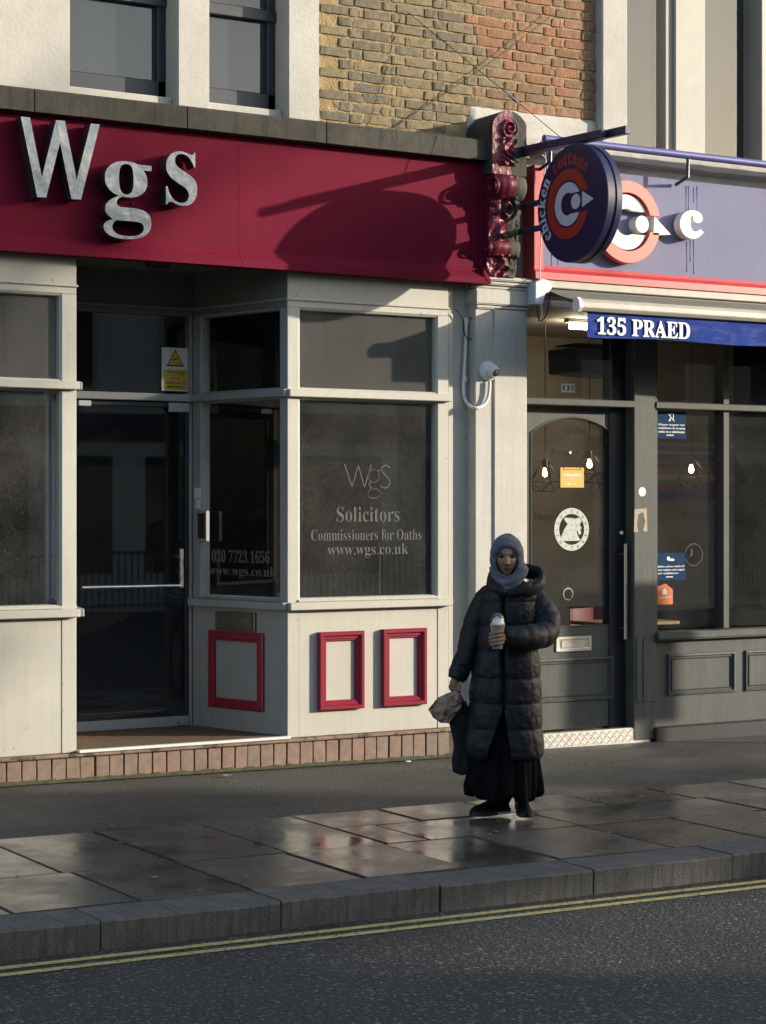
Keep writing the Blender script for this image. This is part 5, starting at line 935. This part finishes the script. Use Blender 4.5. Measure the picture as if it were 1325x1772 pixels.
# headscarf: a shell round the head with an opening for the face, and the wrap at the neck
def scarf_pt(lon, lat, off):
    x, y, z = math.sin(lon) * math.cos(lat), -math.cos(lon) * math.cos(lat), math.sin(lat)
    wx = .092; p = Vector((x * wx, y * .108 + .004, z * (.128 if z > 0 else .150)))
    fold = .0012 * math.sin(lat * 13 + 5 * math.sin(lon * 1.5)) + .003 * jit(math.sin(lon) * 3, lat * 4 + math.cos(lon)); return HCN + p * (1 + (fold + off) / .1)
sh = MB(); nla, nlo = 56, 96; vs = []
for i in range(nla + 1):
    for j in range(nlo): vs.append((2 * math.pi * j / nlo, -1.12 + (1.12 + math.pi / 2 - .02) * i / nla))
def face_open(lon, lat):
    p = scarf_pt(lon, lat, 0) - HCN
    if p.y > .02: return 9
    top, bot = .060, -.106; x = p.x
    zc = -.022; hw_ = .060 if p.z < .0 else .060 * max(0, 1 - p.z / .064) ** .5
    if p.z > top: return 2
    if p.z < zc: hw_ = .061 * math.sqrt(max(0, 1 - ((p.z - zc) / (bot - zc)) ** 2)) if p.z > bot else 0
    return abs(x) / max(hw_, 1e-4)
pos = []
for lon, lat in vs:
    f = face_open(lon, lat); p = scarf_pt(lon, lat, 0)
    if f < 1.5: p = p + Vector((0, .016 * (1.5 - f) / .5 if f > 1 else .016, 0))
    pos.append(p)
sh.v = [tuple(p) for p in pos]
for i in range(nla):
    for j in range(nlo):
        q = (i * nlo + j, i * nlo + (j + 1) % nlo, (i + 1) * nlo + (j + 1) % nlo, (i + 1) * nlo + j)
        if max(face_open(*vs[k]) for k in q) > 1.0: sh.f.append(q); sh.mi.append(0)
keep = {}
sh_f = sh.f[:]; par_ = list(range(len(sh.v)))
def fnd(a):
    while par_[a] != a: par_[a] = par_[par_[a]]; a = par_[a]
    return a
for q in sh_f:
    for k in q[1:]: par_[fnd(k)] = fnd(q[0])
for q in sh_f: keep[fnd(q[0])] = keep.get(fnd(q[0]), 0) + 1
big = max(keep, key=keep.get); sh.f = [q for q in sh_f if fnd(q[0]) == big]; sh.mi = [0] * len(sh.f)
sc_o = wp(sh, 'headscarf', 'scarf', smooth=True); so_ = sc_o.modifiers.new('thick', 'SOLIDIFY'); so_.thickness = .006; so_.offset = 1; sm = sc_o.modifiers.new('sm', 'SMOOTH'); sm.iterations = 3; sm.factor = .4
def fold(pts, r, flat=.6, name='scarf_fold', m='scarf', seed=0, par=None):
    pts = smoothpath(pts, 6); k = len(pts); mb = MB(); n = 14; rs = []; c0 = wl(878, 1000, .02)
    for i, p in enumerate(pts):
        d = (pts[min(i + 1, k - 1)] - pts[max(i - 1, 0)]).normalized(); out = (p - c0); out.z = 0; out = (out - d * out.dot(d)).normalized(); up = d.cross(out); R_ = r * (.55 + .45 * math.sin(math.pi * (i + .5) / k) ** .5)
        rs.append([p + out * math.cos(2 * math.pi * j / n) * R_ * flat * (1 + .18 * math.sin(j * 3 + i * .5 + seed)) + up * math.sin(2 * math.pi * j / n) * R_ * (1 + .15 * math.sin(j * 2.3 + i * .35 + seed)) for j in range(n)])
    return wp(mb.rings(rs), name, m, par, smooth=True)
fold([wl(850, 982, .02), wl(856, 1000, -.06), wl(872, 1010, -.105), wl(892, 1002, -.10), wl(908, 988, -.05), wl(909, 982, .03)], .018, .9, par=sc_o, seed=1)
fold([wl(852, 975, .05), wl(857, 994, -.045), wl(874, 1006, -.085), wl(893, 997, -.08), wl(905, 978, -.02), wl(900, 975, .06)], .018, .8, par=sc_o, seed=2)
fold([wl(858, 1003, -.075), wl(868, 1014, -.11), wl(880, 1018, -.115), wl(896, 1007, -.10), wl(911, 990, -.05)], .015, .7, par=sc_o, seed=3)
fold([wl(851, 960, .05), wl(853, 985, .0), wl(866, 1005, -.07), wl(880, 1014, -.10)], .014, .7, par=sc_o, seed=4)
# coat
def lerp_tab(tab, v):
    for (a, *p), (b, *q) in zip(tab, tab[1:]):
        if a <= v <= b: t = (v - a) / (b - a); t = t * t * (3 - 2 * t) if False else t; return [x + (y - x) * t for x, y in zip(p, q)]
    return tab[0][1:] if v < tab[0][0] else tab[-1][1:]
CT = [(1004, 854, 906, .075), (1012, 845, 918, .10), (1022, 834, 930, .125), (1040, 829, 932, .140), (1080, 826, 930, .145), (1120, 822, 931, .150), (1160, 816, 934, .160), (1200, 812, 936, .165), (1250, 808, 937, .172), (1285, 806, 940, .176), (1303, 808, 941, .176), (1310, 812, 938, .17)]
SEAM = [1004, 1040, 1081, 1127, 1172, 1215, 1259, 1310]
def puff(v):
    for a, b in zip(SEAM, SEAM[1:]):
        if a <= v <= b: t = (v - a) / (b - a); return math.sqrt(max(0, 1 - (2 * t - 1) ** 2))
    return 0
cm = MB(); n = 120; rs = []; vsq = [1004 + (1310 - 1004) * i / 170 for i in range(171)]
for v in vsq:
    ul, ur, dp = lerp_tab(CT, v); cx, hw_ = (ul + ur) / 2, (ur - ul) / 2 * PXM; pf = puff(v); gap = .012 + (.30 * max(0, (v - 1222) / 88) ** 1.1); row = []; zipu = 872 - max(0, v - 1222) * .10
    a0 = math.asin(max(-1, min(1, (zipu - cx) * PXM / hw_)))
    for j in range(n + 1):
        a = a0 + gap + (2 * math.pi - 2 * gap) * j / n; sx, cyy = math.sin(a), -math.cos(a); e = .9
        wr = .007 * jit(a * 5 + 3, v * .07) * pf + .005 * jit(a * 16, v * .03) + .004 * jit(a * 9 + v * .05, v * .22); k = -.006 + .010 * pf + wr * .55
        edge = min(j, n - j); k -= .010 * math.exp(-edge / 1.5) if v < 1225 else .0
        if edge < 4 and v < 1225: k += .008 * (1 - abs(edge - 2) / 2)
        x = math.copysign(abs(sx) ** e, sx) * (hw_ + k); y = math.copysign(abs(cyy) ** e, cyy) * (dp + k * 1.1) + .012
        row.append(wl(cx, v) + Vector((x, y, 0)))
    rs.append(row)
cm.rings(rs, closed=False); coat = wp(cm, 'coat', 'coat', smooth=True); sd = coat.modifiers.new('t', 'SOLIDIFY'); sd.thickness = .008; sd.offset = -1
def sleeve(path, rad, seams, seed):
    pts = smoothpath(path, 14); k = len(pts); n = 28; rs = []; up = None
    for i, p in enumerate(pts):
        t = i / (k - 1); d = (pts[min(i + 1, k - 1)] - pts[max(i - 1, 0)]).normalized()
        if up is None: up = d.orthogonal().normalized()
        up = (up - d * up.dot(d)).normalized(); sd_ = d.cross(up); f = t * (len(rad) - 1); q = int(min(f, len(rad) - 2)); r = rad[q] + (rad[q + 1] - rad[q]) * (f - q); s_ = (t * seams) % 1; pf = math.sqrt(max(0, 1 - (2 * s_ - 1) ** 2))
        rs.append([p + (up * math.cos(2 * math.pi * j / n) + sd_ * math.sin(2 * math.pi * j / n)) * (r - .004 + .006 * pf + .006 * jit(j * .45 + seed, i * .22) + .002 * jit(j * 1.2, i * .8 + seed)) for j in range(n)])
    e = pts[-1]; rs.append([e + (q - e) * .72 for q in rs[-1]]); rs.append([e - (pts[-1] - pts[-2]).normalized() * .03 + (q - e) * .8 for q in rs[-1]]); return wp(MB().rings(rs), 'sleeve', 'coat', coat, smooth=True)
sleeve([wl(858, 1020, .02), wl(838, 1042, .02), wl(820, 1088, .015), wl(809, 1130, -.01), wl(798, 1155, -.02), wl(789, 1176, -.03)], [.046, .070, .068, .062, .060, .050], 5, 1)
sleeve([wl(902, 1020, .02), wl(926, 1040, .02), wl(943, 1068, .0), wl(944, 1090, -.05), wl(930, 1098, -.13), wl(905, 1098, -.22), wl(869, 1097, -.275)], [.048, .074, .080, .078, .074, .066, .052], 6, 9)
# hood lying on the shoulders
fold([wl(846, 1010, -.03), wl(851, 996, .05), wl(873, 992, .12), wl(908, 990, .10), wl(932, 995, .05), wl(937, 1007, -.02), wl(924, 1018, -.085), wl(905, 1024, -.115)], .042, .48, 'hood', 'coat', 5, coat)
fold([wl(850, 1000, -.02), wl(852, 1012, -.09), wl(868, 1022, -.125), wl(876, 1026, -.13)], .026, .7, 'collar', 'coat', 7, coat); fold([wl(878, 1026, -.13), wl(896, 1022, -.13), wl(914, 1014, -.10), wl(930, 1006, -.04)], .028, .6, 'collar', 'coat', 8, coat)
mb = MB(); mb.tube([wl(u, v, -lerp_tab(CT, v)[2] + .004) for u, v in ((872, 1030), (872, 1070), (872, 1120), (872, 1170), (872, 1222))], .0035, 6); wp(mb, 'zip', 'skirt', coat)
# skirt
SK = [(1190, 832, 918, .115), (1270, 822, 928, .13), (1310, 818, 932, .14), (1340, 812, 934, .16), (1362, 808, 935, .18), (1378, 812, 934, .185)]
sm_ = MB(); n = 160; rs = []
for i in range(41):
    v = 1190 + 188 * i / 40; ul, ur, dp = lerp_tab(SK, v); cx, hw_ = (ul + ur) / 2, (ur - ul) / 2 * PXM; row = []; t = max(0, (v - 1270) / 108)
    for j in range(n):
        a = 2 * math.pi * j / n; rip = (.004 + .018 * t * t) * (math.sin(a * 11 + 1.3 * math.sin(a * 3)) + .5 * math.sin(a * 23 + 2)); dz = t * t * (.018 * math.sin(a * 5 + 1) + .012 * math.sin(a * 11) + (.016 if math.sin(a) < -.5 else 0))
        row.append(wl(cx, v) + Vector((math.sin(a) * (hw_ + rip), -math.cos(a) * (dp + rip) + .01, dz)))
    rs.append(row)
sm_.rings(rs, caps=False); sk = wp(sm_, 'skirt', 'skirt', smooth=True); q = sk.modifiers.new('t', 'SOLIDIFY'); q.thickness = .003
def shoe(u, v, y, yaw, pitch=0):
    L = .255; e = bpy.data.objects.new('shoe', None); mb = MB(); n = 18; st = [(0, .030, .060, .02), (.03, .036, .085, .012), (.07, .035, .098, .008), (.11, .036, .082, .006), (.15, .042, .062, .004), (.19, .045, .050, .006), (.225, .040, .042, .010), (.25, .024, .030, .014), (.257, .006, .018, .018)]; rs, ss = [], []
    for x, w_, h_, b in st:
        rs.append([(w_ * math.cos(a) * (.9 if math.sin(a) > 0 else 1), -x, .022 + (h_ if math.sin(a) > 0 else .012) * math.sin(a)) for a in [2 * math.pi * j / n for j in range(n)]])
        ss.append([((w_ + .005) * sx, -x * 1.012 + .004, b * .6 + zz_) for sx, zz_ in ((-1, .006), (-.85, 0), (.85, 0), (1, .006), (1, .026), (-1, .026))])
    o = wp(MB().rings(rs), 'shoe', 'shoe', smooth=True); s2 = wp(MB().rings(ss), 'sole', 'sole', o, bevel=.002); o.location = wl(u, v, y); o.rotation_euler = (R(pitch), 0, R(yaw))
    mb = MB(); mb.rings([[(sx * (.0375 + .004), -x, .010 + zz_) for zz_ in (0, .011)] for x in (.01, .04, .07, .10) for sx in (1,)], closed=False); wp(mb, 'sole_stripe', 'white_plastic', o); wp(MB().tube([(0, -.05, .05), (0, -.035, .10), (0, -.03, .20)], [.038, .058, .066], 14), 'sock', 'skirt', o); return o
shoe(877, 1411, .06, -52); shoe(902, 1405, .10, 6, 4)

# drink, bags
sol = None
def held(name, lab, cat): e = tag(empty(name, wg), lab, cat); e.rotation_euler = (0, 0, YAW); return e
cup = held('drink_cup', 'clear plastic cup with milky iced drink, cream and domed lid', 'cup'); c = wl(CUPX, 1116, CUPY); z = lambda v: (1116 - v) * PXM
cl = glass('clear_plastic', .04, (.6, .6, .58), .03, 60)
wp(MB().lathe(c, [(.002, 0), (.028, 0), (.0405, z(1076))], 28), 'cup_wall', mat('milky_plastic', (.30, .252, .19), .25, .15, 18, 0), cup, smooth=True, auto=40)
wp(MB().lathe(c, [(.001, .004), (.026, .004), (.0375, z(1079)), (.001, z(1079))], 28), 'drink', mat('milky_coffee', (.50, .42, .32), .4, .12, 20, 0), cup, smooth=True, auto=40)
wp(MB().lathe(c, [(.043, z(1078)), (.0455, z(1076)), (.0455, z(1074)), (.042, z(1073)), (.040, z(1068)), (.034, z(1061)), (.022, z(1056.5)), (.010, z(1055)), (.009, z(1055))], 28), 'dome_lid', cl, cup, smooth=True, auto=40)
mb = MB(); n = 24; mb.rings([[c + Vector((r * (1 + .1 * math.sin(3 * a + i)) * math.cos(a), r * (1 + .1 * math.sin(3 * a + i)) * math.sin(a), zz_)) for a in [2 * math.pi * j / n for j in range(n)]] for i, (r, zz_) in enumerate(((.036, z(1077)), (.036, z(1073)), (.027, z(1069)), (.020, z(1066)), (.010, z(1063)), (.003, z(1062))))]); wp(mb, 'cream_topping', mat('whipped_cream', (.80, .80, .78), .5, .05, 30, .1), cup, smooth=True)
mb = MB(); mb.tube([c + Vector((.014 * math.cos(a) + .004, -.030 + .008 * math.sin(a * .5), z(1067) + .012 * math.sin(a))) for a in [i * .4 for i in range(14)]], .0022, 5); wp(mb, 'caramel_swirl', mat('caramel', (.35, .14, .04), .4, 0, 9, 0), cup)
def crumple(outline, depth, yc, amp, seed, nl=22, stretch=lambda u, v: 1.0):
    """a bag: an outline in photo pixels swept into a pillow with folds"""
    cx = sum(p[0] for p in outline) / len(outline); cy = sum(p[1] for p in outline) / len(outline); k = len(outline); dense = []
    for i in range(k):
        a, b = outline[i], outline[(i + 1) % k]
        for j in range(5): dense.append((a[0] + (b[0] - a[0]) * j / 5, a[1] + (b[1] - a[1]) * j / 5))
    rs = []
    for i in range(nl + 1):
        t = -1 + 2 * i / nl; s_ = math.sqrt(max(.0004, 1 - t * t)) ** .7; row = []
        for u, v in dense:
            uu, vv = cx + (u - cx) * s_, cy + (v - cy) * s_; cr = amp * (jit(uu * .09 + seed, vv * .09 + t) + .8 * abs(jit(uu * .17 + 9, vv * .15 + seed)) + .35 * jit(uu * .4, vv * .35 + seed)) * stretch(uu, vv)
            row.append(wl(uu, vv, yc + depth * t + (cr if t < 0 else -cr)))
        rs.append(row)
    return MB().rings(rs)
pb = held('paper_bag', 'crumpled brown paper bag held at the side by the person', 'bag'); pm = mat('brown_paper', (.36, .235, .175), .85, .18, 12, .5, 35, bdist=.006)
wp(crumple([(782, 1196), (790, 1194), (796, 1200), (801, 1212), (797, 1226), (786, 1238), (777, 1251), (762, 1250), (749, 1240), (741, 1227), (749, 1218), (757, 1207), (770, 1201)], .05, -.04, .030, 2), 'paper', pm, pb)
tb = held('tote_bag', 'black cloth tote bag hanging beside the long coat', 'bag'); bm_ = mat('black_cloth', (.007, .007, .008), .8, .25, 10, .4, 40)
o = wp(crumple([(790, 1215), (806, 1214), (815, 1240), (820, 1290), (822, 1334), (812, 1341), (797, 1343), (783, 1337), (781, 1318), (785, 1290), (779, 1262), (774, 1243), (780, 1228)], .03, .015, .010, 8), 'tote_cloth', bm_, tb, smooth=True)
for y in (-.02, .03): wp(MB().tube(smoothpath([wl(786, 1222, y), wl(785, 1205, y), wl(786, 1196, -.03), wl(795, 1204, y), wl(805, 1222, y)]), .006, 6), 'handle', bm_, o)
